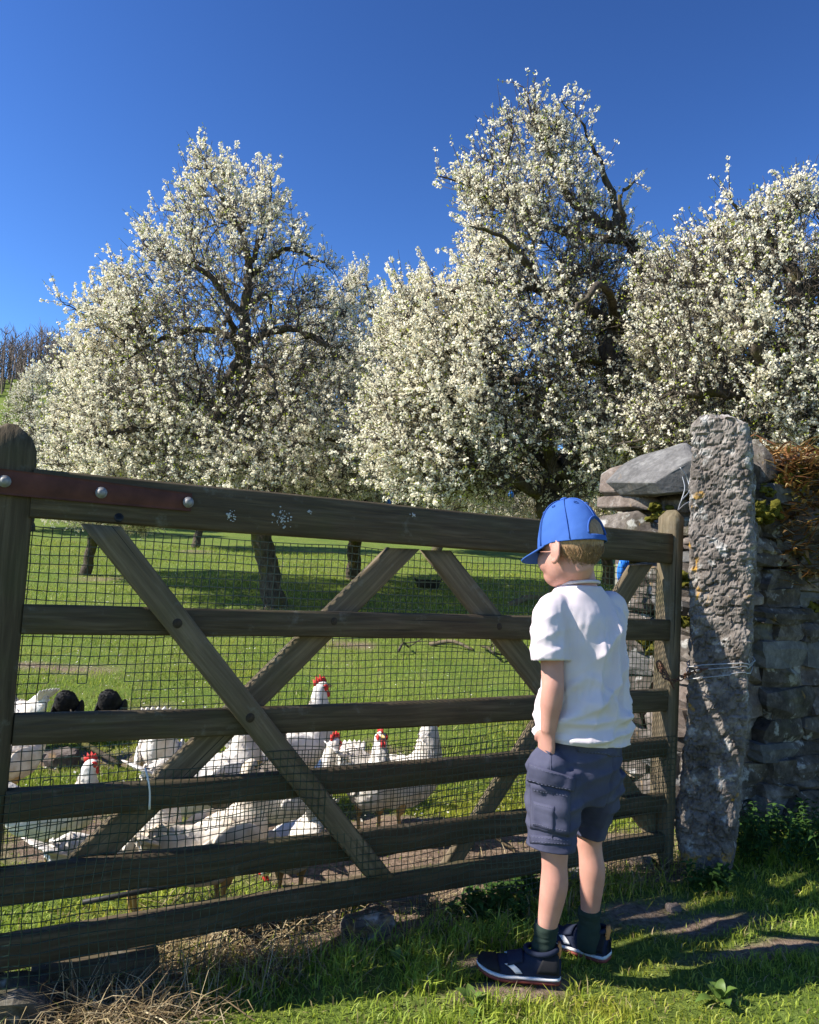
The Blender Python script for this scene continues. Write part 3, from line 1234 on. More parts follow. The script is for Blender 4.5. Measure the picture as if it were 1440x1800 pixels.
# --- the round-headed tree on the left
b1 = ground_hit(486, 1066)
D1 = float(np.dot(b1 - CAM, _F))
d = D1
trunk1 = [(b1[0], b1[1], b1[2] - .1, .15), pr_(484, 1060, d, .135), pr_(472, 1000, d, .115), pr_(455, 930, d, .12), pr_(432, 870, d, .15), pr_(425, 800, d, .09), pr_(425, 700, d, .08), pr_(428, 620, d, .085), pr_(430, 550, d, .06), pr_(438, 470, d, .045), pr_(420, 400, d - .1, .03), pr_(385, 340, d - .1, .018), pr_(354, 272, d, .006)]
limbs1 = [
    [pr_(430, 860, d, .1), pr_(392, 760, d - .15, .06), pr_(388, 700, d - .15, .065), pr_(400, 665, d - .05, .06), pr_(428, 620, d, .06)],
    [pr_(430, 610, d, .06), pr_(470, 585, d, .05), pr_(515, 578, d - .1, .042), pr_(560, 600, d - .2, .03), pr_(620, 650, d - .3, .015)],
    [pr_(428, 600, d, .05), pr_(370, 580, d + .1, .04), pr_(300, 590, d + .2, .03), pr_(200, 640, d + .2, .014)],
    [pr_(430, 860, d, .06), pr_(520, 770, d - .3, .04), pr_(620, 790, d - .5, .015)],
    [pr_(428, 840, d, .06), pr_(330, 760, d - .3, .04), pr_(220, 760, d - .4, .025), pr_(110, 790, d - .3, .01)],
    [pr_(428, 560, d, .045), pr_(350, 470, d - .2, .03), pr_(250, 430, d - .2, .012)],
    [pr_(436, 490, d, .04), pr_(500, 440, d + .1, .03), pr_(570, 460, d, .012)],
    [pr_(430, 540, d, .045), pr_(470, 520, d + .7, .03), pr_(480, 560, d + 1.3, .012)],
    [pr_(428, 640, d, .045), pr_(400, 560, d - .7, .03), pr_(390, 600, d - 1.2, .012)],
    [pr_(428, 700, d, .045), pr_(460, 640, d - .7, .03), pr_(500, 720, d - 1.2, .012)],
    [pr_(428, 760, d, .045), pr_(360, 700, d + .7, .03), pr_(330, 760, d + 1.2, .012)],
    [pr_(438, 470, d, .03), pr_(470, 380, d, .02), pr_(478, 300, d, .006)],
    [pr_(250, 620, d + .2, .02), pr_(160, 560, d + .1, .01), pr_(108, 530, d, .004)],
]
out1 = [(268, 348, 366), (292, 328, 400), (318, 312, 490), (350, 296, 500), (400, 235, 540), (450, 205, 585), (510, 165, 612), (570, 120, 630), (640, 95, 660), (720, 85, 668), (800, 70, 690), (850, 80, 690), (884, 150, 650)]
tree1 = build_tree('round-headed plum tree in full white blossom above the left half of the gate', b1, trunk1, limbs1, out1, d, 11,
                   190, 900, 2600, 15500, .052, 8, .0108, False, TREES, axis_uv=(425, 600),
                   bare=[(415, 570, d - .7, .75, .70), (500, 620, d - .6, .6, .65), (330, 560, d - .7, .45, .45), (440, 690, d - .5, .40, .5), (425, 640, d - 1.2, .35, .7)], leaf=24000, squash=.72)

# --- the tall leaning tree in the middle, nearer
d = 7.0
b2 = P(1000, 1090, d)
b2[2] = gz(b2[0], b2[1])
trunk2 = [(b2[0], b2[1], b2[2] - .1, .16), pr_(985, 960, d, .125), pr_(962, 885, d, .11), pr_(985, 828, d, .11), pr_(1045, 775, d, .10), pr_(1092, 708, d, .115), pr_(1072, 640, d, .095), pr_(1084, 575, d, .085), pr_(1108, 515, d, .09), pr_(1124, 465, d, .07), pr_(1100, 418, d, .055), pr_(1045, 385, d - .1, .045), pr_(995, 335, d - .1, .035), pr_(955, 245, d, .02), pr_(918, 152, d, .005)]
limbs2 = [
    [pr_(1124, 480, d, .05), pr_(1160, 476, d - .1, .045), pr_(1215, 486, d - .2, .04), pr_(1265, 500, d - .2, .03), pr_(1290, 580, d - .3, .012)],
    [pr_(1074, 640, d, .045), pr_(1035, 632, d - .1, .032), pr_(985, 640, d - .2, .022), pr_(930, 680, d - .3, .010)],
    [pr_(975, 830, d, .06), pr_(955, 745, d - .3, .045), pr_(935, 695, d - .3, .042), pr_(895, 664, d - .3, .035), pr_(850, 690, d - .4, .02), pr_(800, 760, d - .5, .01)],
    [pr_(960, 870, d, .055), pr_(870, 830, d - .3, .04), pr_(770, 780, d - .4, .03), pr_(660, 770, d - .4, .012)],
    [pr_(1084, 570, d, .055), pr_(960, 510, d - .2, .042), pr_(850, 500, d - .3, .03), pr_(730, 530, d - .3, .012)],
    [pr_(1102, 425, d, .045), pr_(1000, 410, d + .2, .035), pr_(880, 350, d + .1, .02), pr_(770, 310, d, .006)],
    [pr_(1092, 410, d, .045), pr_(1070, 330, d + .2, .03), pr_(1040, 250, d + .1, .014), pr_(988, 178, d, .004)],
    [pr_(1110, 440, d, .035), pr_(1090, 350, d - .2, .02), pr_(1115, 320, d - .2, .008)],
    [pr_(1095, 700, d, .06), pr_(1180, 640, d - .3, .04), pr_(1230, 640, d - .4, .015)],
    [pr_(1060, 760, d, .05), pr_(1130, 730, d - .7, .03), pr_(1180, 770, d - 1.0, .012)],
    [pr_(1072, 640, d, .05), pr_(1040, 560, d + .8, .03), pr_(980, 580, d + 1.3, .012)],
    [pr_(1084, 575, d, .05), pr_(1060, 500, d - .8, .03), pr_(1000, 560, d - 1.2, .012)],
    [pr_(960, 520, d - .2, .035), pr_(900, 430, d - .5, .022), pr_(830, 400, d - .6, .01)],
    [pr_(985, 828, d, .05), pr_(900, 780, d + .7, .03), pr_(800, 790, d + 1.1, .012)],
]
out2 = [(145, 910, 924), (172, 885, 940), (210, 862, 972), (255, 845, 1020), (312, 800, 1062), (350, 815, 1080), (405, 820, 1105), (460, 790, 1135), (510, 695, 1175), (570, 662, 1200), (650, 635, 1225), (740, 615, 1235), (820, 620, 1215), (872, 660, 1130)]
tree2 = build_tree('tall leaning plum tree with dark forked trunk in full white blossom behind the boy', b2, trunk2, limbs2, out2, d, 23,
                   200, 950, 2500, 15500, .046, 7, .0101, False, TREES, axis_uv=(1000, 560),
                   bare=[(930, 610, d - .4, .42, .85), (1090, 500, d - .5, .36, .75), (1072, 660, d - .6, .34, .75), (960, 850, d - .5, .5, .75), (1070, 405, d - .4, .36, .6), (915, 700, d - .8, .28, .8), (1075, 650, d - .9, .26, .85)], leaf=24000, squash=.62)

# --- the tree at the right, rising behind the wall
d = 6.2
b3 = P(1430, 1010, d)
b3[2] = gz(b3[0], b3[1])
trunk3 = [(b3[0], b3[1], b3[2] - .1, .15), pr_(1425, 880, d, .13), pr_(1412, 720, d, .1), pr_(1402, 560, d, .075), pr_(1388, 460, d, .05), pr_(1384, 400, d, .03), pr_(1410, 340, d, .006)]
limbs3 = [
    [pr_(1400, 560, d, .06), pr_(1440, 485, d, .055), pr_(1520, 450, d, .03), pr_(1600, 480, d, .01)],
    [pr_(1390, 460, d, .04), pr_(1340, 400, d, .025), pr_(1285, 355, d, .008)],
    [pr_(1405, 640, d, .06), pr_(1310, 560, d - .1, .04), pr_(1220, 500, d - .1, .022), pr_(1120, 465, d, .008)],
    [pr_(1412, 720, d, .06), pr_(1290, 690, d - .3, .04), pr_(1160, 700, d - .4, .012)],
    [pr_(1412, 760, d, .06), pr_(1340, 640, d - .6, .04), pr_(1330, 560, d - .8, .012)],
    [pr_(1412, 740, d, .06), pr_(1520, 640, d - .3, .04), pr_(1640, 600, d - .3, .012)],
    [pr_(1402, 580, d, .05), pr_(1420, 500, d + .7, .03), pr_(1400, 520, d + 1.1, .012)],
    [pr_(1412, 700, d, .05), pr_(1330, 640, d + .7, .03), pr_(1230, 640, d + 1.1, .012)],
]
out3 = [(330, 1400, 1432), (362, 1345, 1480), (390, 1275, 1560), (425, 1215, 1600), (450, 1150, 1620), (500, 1125, 1650), (600, 1100, 1690), (700, 1090, 1700), (780, 1110, 1700), (815, 1200, 1690)]
tree3 = build_tree('blossoming plum tree rising behind the dry stone wall and gatepost', b3, trunk3, limbs3, out3, d, 37,
                   170, 750, 1900, 12500, .046, 7, .0098, False, TREES, axis_uv=(1400, 580),
                   bare=[(1400, 490, d - .4, .5, .7), (1250, 700, d - .4, .5, .6), (1200, 500, d - .3, .3, .5)], leaf=17000, squash=.6, upright=.9)

# --- more of the orchard behind: copies of the round-headed tree, turned and scaled, on their own spots
def orchard(u, v, scale, rz, label, depth=None):
    if depth is None:
        q = ground_hit(u, v)
    else:
        q = P(u, v, depth)
        q[2] = gz(q[0], q[1])
    o = copy_tree(tree1)
    o.location = q
    o.rotation_euler = (0, 0, rz)
    o.scale = (scale, scale, scale * random.uniform(.92, 1.05))
    o['label'] = label
    return o


orchard(150, 1012, .60, 2.1, 'small plum tree whose trunk shows left of the long gate brace')
orchard(342, 964, .72, 4.0, 'plum tree further back with a slim dark trunk, behind the round-headed tree')
orchard(622, 1018, .92, 1.2, 'plum tree with a leaning pale trunk seen between the two crossing braces')
orchard(58, 880, .78, 5.1, 'distant low plum tree in blossom beyond the hanging stile, under the bare wood', 19.0)
orchard(770, 890, .9, 3.0, 'distant plum tree in blossom on the slope between the two big trees', 19.5)
orchard(1076, 930, .85, .5, 'plum tree with a dark double trunk right of the boy\'s cap, before the wall end', 14.0)
orchard(1290, 900, .95, 2.6, 'plum tree in blossom behind the tree over the wall', 12.5)
orchard(250, 900, .8, 1.9, 'plum tree in blossom far up the slope behind the round-headed tree', 24.0)
orchard(930, 880, .8, 0.2, 'far plum tree in blossom up the slope behind the leaning trunk', 27.0)

orchard(1185, 900, .92, 4.4, 'plum tree filling the gap between the leaning tree and the one over the wall', 9.6)

# --- the bare wood on the hill
rng = np.random.default_rng(5)
lines = []
for k in range(620):
    y = rng.uniform(116, 152)
    x = rng.uniform(-120, -32)
    z = gz(x, y)
    h = rng.uniform(6.0, 9.5) * (1.0 if x < -40 else .6)
    lean = rng.normal(0, .4, 2)
    p = np.array([[x, y, z - .5], [x + lean[0] * .5, y + lean[1] * .5, z + h * .5], [x + lean[0], y + lean[1], z + h]])
    lines.append((p, np.array([.16, .11, .03])))
    for b in range(17):
        t = rng.uniform(.25, .95)
        s = p[0] + (p[2] - p[0]) * t
        dd = np.array([rng.normal(0, 1), rng.normal(0, 1), rng.uniform(.8, 2.0)])
        dd *= h * rng.uniform(.12, .28) / np.linalg.norm(dd)
        m = s + dd * .5 + rng.normal(0, .1, 3)
        lines.append((np.array([s, m, s + dd + np.array([0, 0, .2])]), np.array([.06, .045, .02])))
V, F = tubes(lines, 3)
BARE = plain('bare_wood_bark', (0.13, 0.105, 0.09), 0.9, var=.3, scale=.5)
wood = link('bare_wood', new_mesh('bare_wood', V, F, True), BARE)
tag(wood, 'leafless grey-brown wood along the hilltop at far left', 'woodland', kind='stuff')


# ================================================================== DRY STONE WALL AND STONE GATEPOST
def rock_mesh(name, seed, cuts=2, rough=.16, size=(1, 1, 1), flat=True, chip=.35):
    """angular stone about one unit across: a cube cut, pushed about and broken at its corners"""
    bmr = bmesh.new()
    bmesh.ops.create_cube(bmr, size=1.0)
    bmesh.ops.subdivide_edges(bmr, edges=bmr.edges[:], cuts=cuts, use_grid_fill=True)
    co = np.array([v.co[:] for v in bmr.verts])
    r = np.linalg.norm(co, axis=1)[:, None]
    sph = co / (r + 1e-9) * .60
    co = co * (1 - chip) + sph * chip
    co = co + rough * np.column_stack([fbm(co * 1.9 + seed * 3.7, 3, seed), fbm(co * 1.9 + seed * 1.3, 3, seed + 5), fbm(co * 1.9 + seed * 9.1, 3, seed + 9)])
    co *= np.array(size)
    for v, c in zip(bmr.verts, co):
        v.co = c
    me = bpy.data.meshes.new(name)
    bmr.to_mesh(me)
    bmr.free()
    if not flat:
        me.polygons.foreach_set('use_smooth', np.ones(len(me.polygons), dtype=bool))
    return me


STONES = [rock_mesh('stone', 100 + k, 2, .20) for k in range(14)]
for k, m_ in enumerate(STONES):
    m_.materials.append([STONE, STONE, STONE, STONE_RED, STONE, STONE_SLATE, STONE][k % 7])

qw = ground_hit(1348, 1480)
W_ORI = np.array([qw[0], qw[1], 0]) - DG * 0.05
W_LEN, W_TH, W_H = 2.6, 0.50, 1.50
w_end = -0.30                                   # the wall's end stands a little left of the post, behind it
_e = P(1200, 1100, 3.22)
w_end = float(np.dot(_e - W_ORI, DG))
wall = thing('dry_stone_wall', 'mossy dry stone field wall behind the stone gatepost, topped with dead bracken', 'wall', tuple(W_ORI), GATE_ANG)
W_INV = (Matrix.Translation(Vector(W_ORI)) @ Matrix.Rotation(GATE_ANG, 4, 'Z')).inverted()
hearting = Acc().add(*box((w_end + (W_LEN - w_end) / 2 + .06, W_TH / 2 + .02, W_H / 2 - .08), ((W_LEN - w_end) / 2, W_TH / 2 - .06, W_H / 2 - .02)))
link('hearting', hearting.mesh('hearting'), plain('dark_rubble', (0.03, 0.027, 0.024), .95, .1, bump_s=1.0, scale=40), wall)
rnd = random.Random(3)


def lay(x, y, z, sx, sy, sz, rz=0.0, tilt=0.0, mesh=None, rx=None):
    o = link('stone', mesh or rnd.choice(STONES), None, wall)
    o.location = (x, y, z)
    o.rotation_euler = (rnd.gauss(0, .05) if rx is None else rx, tilt + rnd.gauss(0, .045), rz + rnd.gauss(0, .08))
    o.scale = (sx * 1.16, sy * 1.1, sz * 1.22)
    return o


def top_h(x):
    return W_H - .04 + .035 * math.sin(x * 4.1) + .02 * math.sin(x * 11)


z = 0.0
course = 0
while z < W_H - .06:
    h = rnd.uniform(.05, .115) if z < 1.0 else rnd.uniform(.045, .085)
    # near face
    x = w_end + .1 + rnd.uniform(0, .12)
    batter = .03 * (1 - z / W_H)
    while x < W_LEN:
        l = rnd.uniform(.12, .34)
        if z + h / 2 < top_h(x):
            lay(x + l / 2, .07 - batter + rnd.uniform(-.022, .022), z + h / 2, l, .17, h * rnd.uniform(.88, 1.0))
        x += l + .004
    # the wall's end face
    y = 0.0
    while y < W_TH:
        l = rnd.uniform(.14, .26)
        if y + l > W_TH + .06:
            l = max(.1, W_TH - y + .04)
        lay(w_end + .07 + rnd.uniform(-.02, .02), y + l / 2, z + h / 2, .20, l, h * rnd.uniform(.88, 1.0))
        y += l + .004
    z += h
    course += 1


def w_local(u, v, d):
    return W_INV @ Vector(P(u, v, d))


# the loose stones heaped on the wall's end, each where the photo shows it
def heap(corners, d, th, mat, seed, front=None, fd=.1):
    """one broken slab: an outline at distance d, th thick, faces knocked about"""
    pts = [np.array(w_local(u, v, d + dd)) for (u, v, dd) in corners]
    n = len(pts)
    back = np.array((W_INV.to_3x3() @ Vector(NG))) * th
    c = sum(pts) / n
    rn = np.random.default_rng(seed)
    if front is None:
        fc_ = c + np.array([.010, 0, -.008])
        fr = [fc_ + (q - c) * rn.uniform(.6, .85) - back * rn.uniform(.10, .24) for q in pts]
    else:
        fr = [np.array(w_local(u, v, d - fd)) for (u, v) in front]
    bk = [c + back + (q - c) * rn.uniform(.7, .9) for q in pts]
    b_ = bmesh.new()
    for q in fr + pts + bk:
        b_.verts.new(q)
    hull = bmesh.ops.convex_hull(b_, input=b_.verts)
    bmesh.ops.delete(b_, geom=[v for v in b_.verts if not v.link_faces], context='VERTS')
    bmesh.ops.bevel(b_, geom=b_.edges[:], offset=.0035, segments=1, affect='EDGES')
    bmesh.ops.triangulate(b_, faces=b_.faces[:])
    bmesh.ops.subdivide_edges(b_, edges=[e_ for e_ in b_.edges if e_.calc_length() > .03], cuts=2, use_grid_fill=True)
    for v in b_.verts:
        k = np.array([v.co[:]]) * 30
        v.co += Vector((float(vnoise(k, 1)[0]), float(vnoise(k, 2)[0]), float(vnoise(k, 3)[0]))) * .0028
    me = bpy.data.meshes.new('stone')
    b_.to_mesh(me)
    b_.free()
    o = link('stone', me, mat, wall)
    return o


D_E = 3.30
heap([(1123, 843, 0), (1162, 806, .03), (1205, 777, .04), (1224, 790, .02), (1226, 850, 0), (1205, 868, -.02), (1160, 872, -.03)], D_E - .10, .22, STONE_SLATE, 1, front=[(1150, 848), (1205, 812), (1223, 806), (1222, 862), (1168, 868)], fd=.11)['label'] = 'leaning flat grey slab'
heap([(1111, 862, 0), (1113, 826, .03), (1135, 808, .05), (1162, 806, .06), (1150, 830, 0), (1130, 845, -.03), (1160, 873, -.03), (1130, 876, 0)], D_E, .2, STONE_RED, 2)
heap([(1110, 890, 0), (1112, 868, .02), (1135, 864, .02), (1160, 878, 0), (1165, 892, -.02), (1135, 897, -.02)], D_E, .22, STONE_RED, 3)
heap([(1163, 890, 0), (1172, 872, .02), (1185, 870, .02), (1200, 886, 0), (1198, 898, -.02), (1170, 898, -.01)], D_E - .04, .15, STONE, 4)
heap([(1102, 940, 0), (1112, 905, .02), (1122, 897, .02), (1135, 912, 0), (1160, 925, 0), (1170, 945, -.02), (1130, 950, -.02)], D_E - .05, .2, STONE, 5)
heap([(1195, 880, 0), (1200, 868, .02), (1214, 872, .02), (1216, 895, 0), (1205, 902, -.01)], D_E - .1, .12, STONE_RED, 6)
heap([(1320, 800, 0), (1330, 770, .02), (1352, 805, .02), (1350, 850, 0), (1330, 852, -.01)], 3.16, .2, STONE, 7)
heap([(1345, 815, 0), (1350, 806, .02), (1375, 800, .05), (1372, 818, 0)], 3.2, .18, STONE, 8)
heap([(1360, 818, 0), (1380, 795, .02), (1425, 797, .04), (1430, 812, 0), (1400, 822, -.02)], 3.35, .3, STONE, 9)

# moss cushions on the wall
for (u, v, d, r_) in [(1345, 897, 3.06, .038), (1352, 905, 3.07, .03), (1335, 893, 3.05, .026), (1150, 905, 3.22, .03), (1165, 900, 3.2, .025), (1375, 838, 3.15, .04), (1350, 862, 3.08, .02), (1385, 930, 3.22, .05), (1410, 1060, 3.28, .05), (1395, 830, 3.2, .035),
                      (1150, 1130, 3.25, .05), (1165, 1140, 3.22, .05), (1200, 1020, 3.08, .04), (1203, 1090, 3.08, .04)]:
    a = Acc()
    for k in range(8):
        q = np.array(w_local(u + rnd.gauss(0, 9), v + rnd.gauss(0, 6), d))
        a.add(*ellipsoid(q, np.diag([r_ * rnd.uniform(.4, .8), r_ * .6, r_ * rnd.uniform(.3, .55)]), 14, 10))
    me = a.mesh('moss_cushion', True)
    co = get_co(me)
    co += 0.6 * r_ * np.column_stack([fbm(co * 60, 3, 1), fbm(co * 60, 3, 2), fbm(co * 60, 3, 3)])
    set_co(me, co)
    link('moss_cushion', me, MOSS, wall)


# dead bracken and bleached grass lying on the wall top
def straw_bed(n, place, lmin, lmax, width, cols, seed, flat=.35, curl=.5):
    rg = np.random.default_rng(seed)
    base = place(rg, n)
    az = rg.uniform(0, 2 * math.pi, n)
    el = np.abs(rg.normal(0, flat, n))
    L = rg.uniform(lmin, lmax, n)
    d = np.stack([np.cos(az) * np.cos(el), np.sin(az) * np.cos(el), np.sin(el)], -1)
    s = np.stack([-np.sin(az), np.cos(az), rg.normal(0, .3, n)], -1) * (width * rg.uniform(.6, 1.3, n))[:, None]
    dn = np.array([0, 0, -1.0]) * (curl * L * rg.uniform(.2, 1, n))[:, None]
    m_ = base + d * L[:, None] * .55 + rg.normal(0, .006, (n, 3))
    t = base + d * L[:, None] + dn * .5
    V = np.stack([base - s, base + s, m_ + s * .8, m_ - s * .8, t], 1).reshape(-1, 3)
    b = np.arange(n)[:, None] * 5
    q = np.concatenate([b, b + 1, b + 2, b + 3], 1)
    tr = np.concatenate([b + 3, b + 2, b + 4], 1)
    c = np.array(cols)[rg.integers(0, len(cols), n)] * rg.uniform(.7, 1.3, (n, 1))
    return V, [q, tr], np.repeat(c, 5, 0)


def on_wall_top(rg, n):
    x = rg.uniform(.02, W_LEN, n)
    y = rg.uniform(-.06, W_TH, n)
    z = W_H - .05 + .06 * rg.random(n) + .05 * fbm(np.column_stack([x * 4, y * 4, x * 0]), 3, 4)
    hang = rg.random(n) < .55
    y = np.where(hang, rg.uniform(-.10, 0.02, n), y)
    z = np.where(hang, z - rg.random(n) ** 1.6 * .48, z + rg.random(n) ** 2 * .08)
    return np.column_stack([x, y, z])


V, F, c = straw_bed(13000, on_wall_top, .04, .15, .0050, [(.22, .10, .035), (.30, .17, .06), (.14, .06, .025), (.36, .26, .12), (.10, .09, .02)], 5)
me = new_mesh('dead_bracken', V, F)
color_attr(me, c)
o = link('dead_bracken', me, STRAW, wall)
o['kind'] = 'stuff'

# --- the rough stone gatepost
pb = ground_hit(1246, 1492)
post_rows = [(742, 1228, 1300), (752, 1216, 1318), (800, 1215, 1322), (900, 1212, 1326), (1000, 1211, 1328), (1100, 1212, 1324), (1200, 1210, 1318), (1280, 1205, 1314), (1350, 1198, 1308), (1420, 1193, 1300), (1480, 1192, 1292), (1530, 1195, 1288), (1580, 1195, 1286)]
D_P = 2.74
nz_, nr_ = 230, 170
Vp = []
fx = np.array([.80, -.60, 0])                    # across its broad face, as it stands to the camera
fy = np.array([.60, .80, 0])
vs_ = np.linspace(742, 1580, nz_)
rows_ = np.array(post_rows, float)
for i, v in enumerate(vs_):
    l, r_ = np.interp(v, rows_[:, 0], rows_[:, 1]), np.interp(v, rows_[:, 0], rows_[:, 2])
    a, b = P(l, v, D_P), P(r_, v, D_P)
    c_ = (a + b) / 2
    wtot = np.linalg.norm(b - a)
    hx, hy = wtot * .46, .085
    th = np.linspace(0, 2 * math.pi, nr_, endpoint=False)
    th = np.linspace(0, 2 * math.pi, 721)
    ct, st = np.cos(th), np.sin(th)
    pw = 2 / 6.0
    X = np.sign(ct) * np.abs(ct) ** pw * hx
    Yy = np.sign(st) * np.abs(st) ** pw * hy
    al = np.concatenate([[0], np.cumsum(np.hypot(np.diff(X), np.diff(Yy)))])
    sa = np.linspace(0, al[-1], nr_, endpoint=False)
    X, Yy = np.interp(sa, al, X), np.interp(sa, al, Yy)
    Vp.append(c_ + np.outer(X, np.array([.90, -.43, 0])) + np.outer(Yy, np.array([.43, .90, 0])))
Vp = np.concatenate(Vp)
Fp = []
i_ = np.arange(nz_ - 1)[:, None] * nr_
k_ = np.arange(nr_)[None]
Fp = np.stack([i_ + k_, i_ + (k_ + 1) % nr_, i_ + nr_ + (k_ + 1) % nr_, i_ + nr_ + k_], -1).reshape(-1, 4)[:, ::-1]
top_c = Vp[:nr_].mean(0) + np.array([0, 0, .012])
# a few rings close the top
rings, base_n = [], len(Vp)
tops = []
for s_ in (.8, .55, .28):
    tops.append(top_c + (Vp[:nr_] - Vp[:nr_].mean(0)) * s_ + np.array([0, 0, .012 * (1 - s_)]))
Vp = np.concatenate([Vp] + tops + [top_c[None] + np.array([[0, 0, .012]])])
prev = 0
tf = []
for j in range(3):
    cur = base_n + j * nr_
    tf.append(np.stack([prev + np.arange(nr_), cur + np.arange(nr_), cur + (np.arange(nr_) + 1) % nr_, prev + (np.arange(nr_) + 1) % nr_], -1)[:, ::-1])
    prev = cur
last = len(Vp) - 1
tri = np.stack([prev + np.arange(nr_), np.full(nr_, last), prev + (np.arange(nr_) + 1) % nr_], -1)[:, ::-1]
me = new_mesh('stone_gatepost', Vp, [np.concatenate([Fp] + tf), tri], True)
co, no = get_co(me), get_no(me)
flip = 1.0 if np.dot(no[nr_ * 60 + 21], Vp[nr_ * 60 + 21] - Vp[nr_ * 60:nr_ * 61].mean(0)) > 0 else -1.0
big = fbm(co * 5.5, 3, 51)
pit = np.abs(fbm(co * np.array([22, 22, 26]), 4, 52))
fin = fbm(co * 70, 3, 53)
crag = -np.maximum(0, .16 - pit) * .06
mid_ = fbm(co * np.array([26, 26, 32]), 4, 58)
ledge = np.round(fbm(co * np.array([9, 9, 11]), 3, 61) * 3.5) / 3.5
co = co + (no * flip) * (ledge * .015 + big * .016 + crag + fin * .004 + fbm(co * 150, 2, 66) * .002 + fbm(co * 13, 3, 55) * .006 - np.maximum(0, .07 - np.abs(mid_)) * .06)[:, None]
set_co(me, co)
if flip < 0:
    me.flip_normals()
me.polygons.foreach_set('use_smooth', np.zeros(len(me.polygons), dtype=bool))
gp = link('stone_gatepost', me, STONE_POST)
gp.location = (0, 0, 0)
tag(gp, 'tall rough grey stone gatepost with orange lichen, right of the gate', 'gatepost')

# wire bound round the gatepost, and the chain that fastens the gate to it
pc = P(1258, 1180, D_P)


def post_ring(z, off, a0=0.0, tilt=0.0):
    out = []
    zc = pc[2] + z
    vv = np.abs(co[:, 2] - zc)
    sl = co[vv < .012]
    c_ = sl.mean(0)
    for k in range(26):
        a = 2 * math.pi * k / 25
        dd = np.array([math.cos(a), math.sin(a), 0])
        pr2 = (sl - c_) @ dd
        m_ = sl[np.argmax(pr2)]
        q = c_ + (m_ - c_) * 1.0 + dd * off
        out.append([q[0], q[1], zc + tilt * (q[0] - c_[0]) + .006 * math.sin(3 * a)])
    return np.array(out)


lines = [(post_ring(.02, .004, tilt=.16), .0022), (post_ring(.034, .008, tilt=.12), .0022), (post_ring(.0, .007, tilt=.20), .002)]
q0 = P(1310, 1140, D_P - .03)
tw_ = [q0 + np.array([.012 * math.sin(a * 2), -.01, .05 * math.cos(a) - .02]) for a in np.linspace(0, 5, 16)]
lines.append((np.array(tw_), .002))
V, F = tubes(lines, 6)
o = link('wire_binding', new_mesh('wire_binding', V, F, True), WIRE)
tag(o, 'twisted wire bound round the middle of the stone gatepost', 'wire')
# loose wire end sprouting above the latch stile
w1 = [P(1192, 897, 2.78), P(1198, 880, 2.86), P(1212, 862, 2.9), P(1207, 838, 2.92), P(1196, 822, 2.9), P(1203, 832, 2.9), P(1216, 850, 2.92)]
w2 = [P(1192, 897, 2.78), P(1206, 885, 2.85), P(1222, 878, 2.9)]
w3 = [P(1198, 880, 2.86), P(1204, 858, 2.86), P(1200, 838, 2.87)]
V, F = tubes([(catmull(np.array(w), 5), .0020) for w in (w1, w2, w3)], 6)
o = link('loose_wire', new_mesh('loose_wire', V, F, True), WIRE)
tag(o, 'bent loose wire curling up from the latch stile beside the gatepost', 'wire')


def chain_link_mesh():
    a = np.linspace(0, 2 * math.pi, 15)
    p = np.column_stack([.013 * np.cos(a), .0075 * np.sin(a), 0 * a])
    V, F = tubes([(p, .0022)], 6)
    return new_mesh('link', V, F, True)


RUST = plain('rusty_chain', (0.13, 0.06, 0.035), .75, .4, .3, var=.5, scale=90)
chain = thing('chain', 'rusty chain looped from the latch stile to the stone gatepost', 'chain', tuple(P(1168, 1168, 2.72)))
LM = chain_link_mesh()
LM.materials.append(RUST)
path = catmull(np.array([P(1160, 1165, 2.78), P(1166, 1185, 2.70), P(1180, 1198, 2.68), P(1197, 1192, 2.70), P(1215, 1182, D_P - .12), P(1240, 1176, D_P - .13)]), 8)
seg = np.concatenate([[0], np.cumsum(np.linalg.norm(np.diff(path, axis=0), axis=1))])
ci = Matrix.Translation(chain.location).inverted()
for k, s_ in enumerate(np.arange(0, seg[-1], .019)):
    q = np.array([np.interp(s_, seg, path[:, j]) for j in range(3)])
    q2 = np.array([np.interp(min(s_ + .01, seg[-1]), seg, path[:, j]) for j in range(3)])
    q1 = np.array([np.interp(max(s_ - .01, 0), seg, path[:, j]) for j in range(3)])
    dq = Vector(q2 - q1).to_track_quat('X', 'Z')
    o = link('link', LM, None, chain)
    o.matrix_local = ci @ Matrix.Translation(Vector(q)) @ dq.to_matrix().to_4x4() @ Matrix.Rotation(math.pi / 2 * (k % 2), 4, 'X')
# the hanging hook and tail of the chain
V, F = tubes([(catmull(np.array([P(1158, 1180, 2.70), P(1155, 1166, 2.69), P(1160, 1162, 2.69), P(1168, 1175, 2.69), P(1178, 1196, 2.68), P(1186, 1212, 2.68)]), 5) - np.array(chain.location), .0032)], 6)
link('hook', new_mesh('hook', V, F, True), RUST, chain)

# pale post with a rusty hinge plate standing behind the gate
q = ground_hit(1100, 1110)
pp = P(1101, 900, 4.0)
sp = thing('wooden_post', 'short grey wooden post with a bolted iron plate behind the gate, by the wall end', 'post', (pp[0], pp[1], gz(pp[0], pp[1])))
hh = pp[2] - gz(pp[0], pp[1])
v, f = loft([(0, 0, -.05, .042, .04), (0, 0, hh * .5, .04, .038), (0, 0, hh, .04, .038)], 8, 3, (1, 0, 0), 6)
link('post_body', Acc().add(v, f).mesh('post_body'), plain('silver_wood', (.22, .21, .17), .85, .2, var=.4, scale=6, stretch=(30, 30, 1)), sp)
a = Acc().add(*box((0, -.048, hh + .012), (.06, .006, .016)))
link('hinge_plate', a.mesh('hinge_plate'), IRON, sp)
for dx in (-.04, .0, .04):
    o = link('bolt', BOLT, None, sp)
    o.location = (dx, -.055, hh + .012)
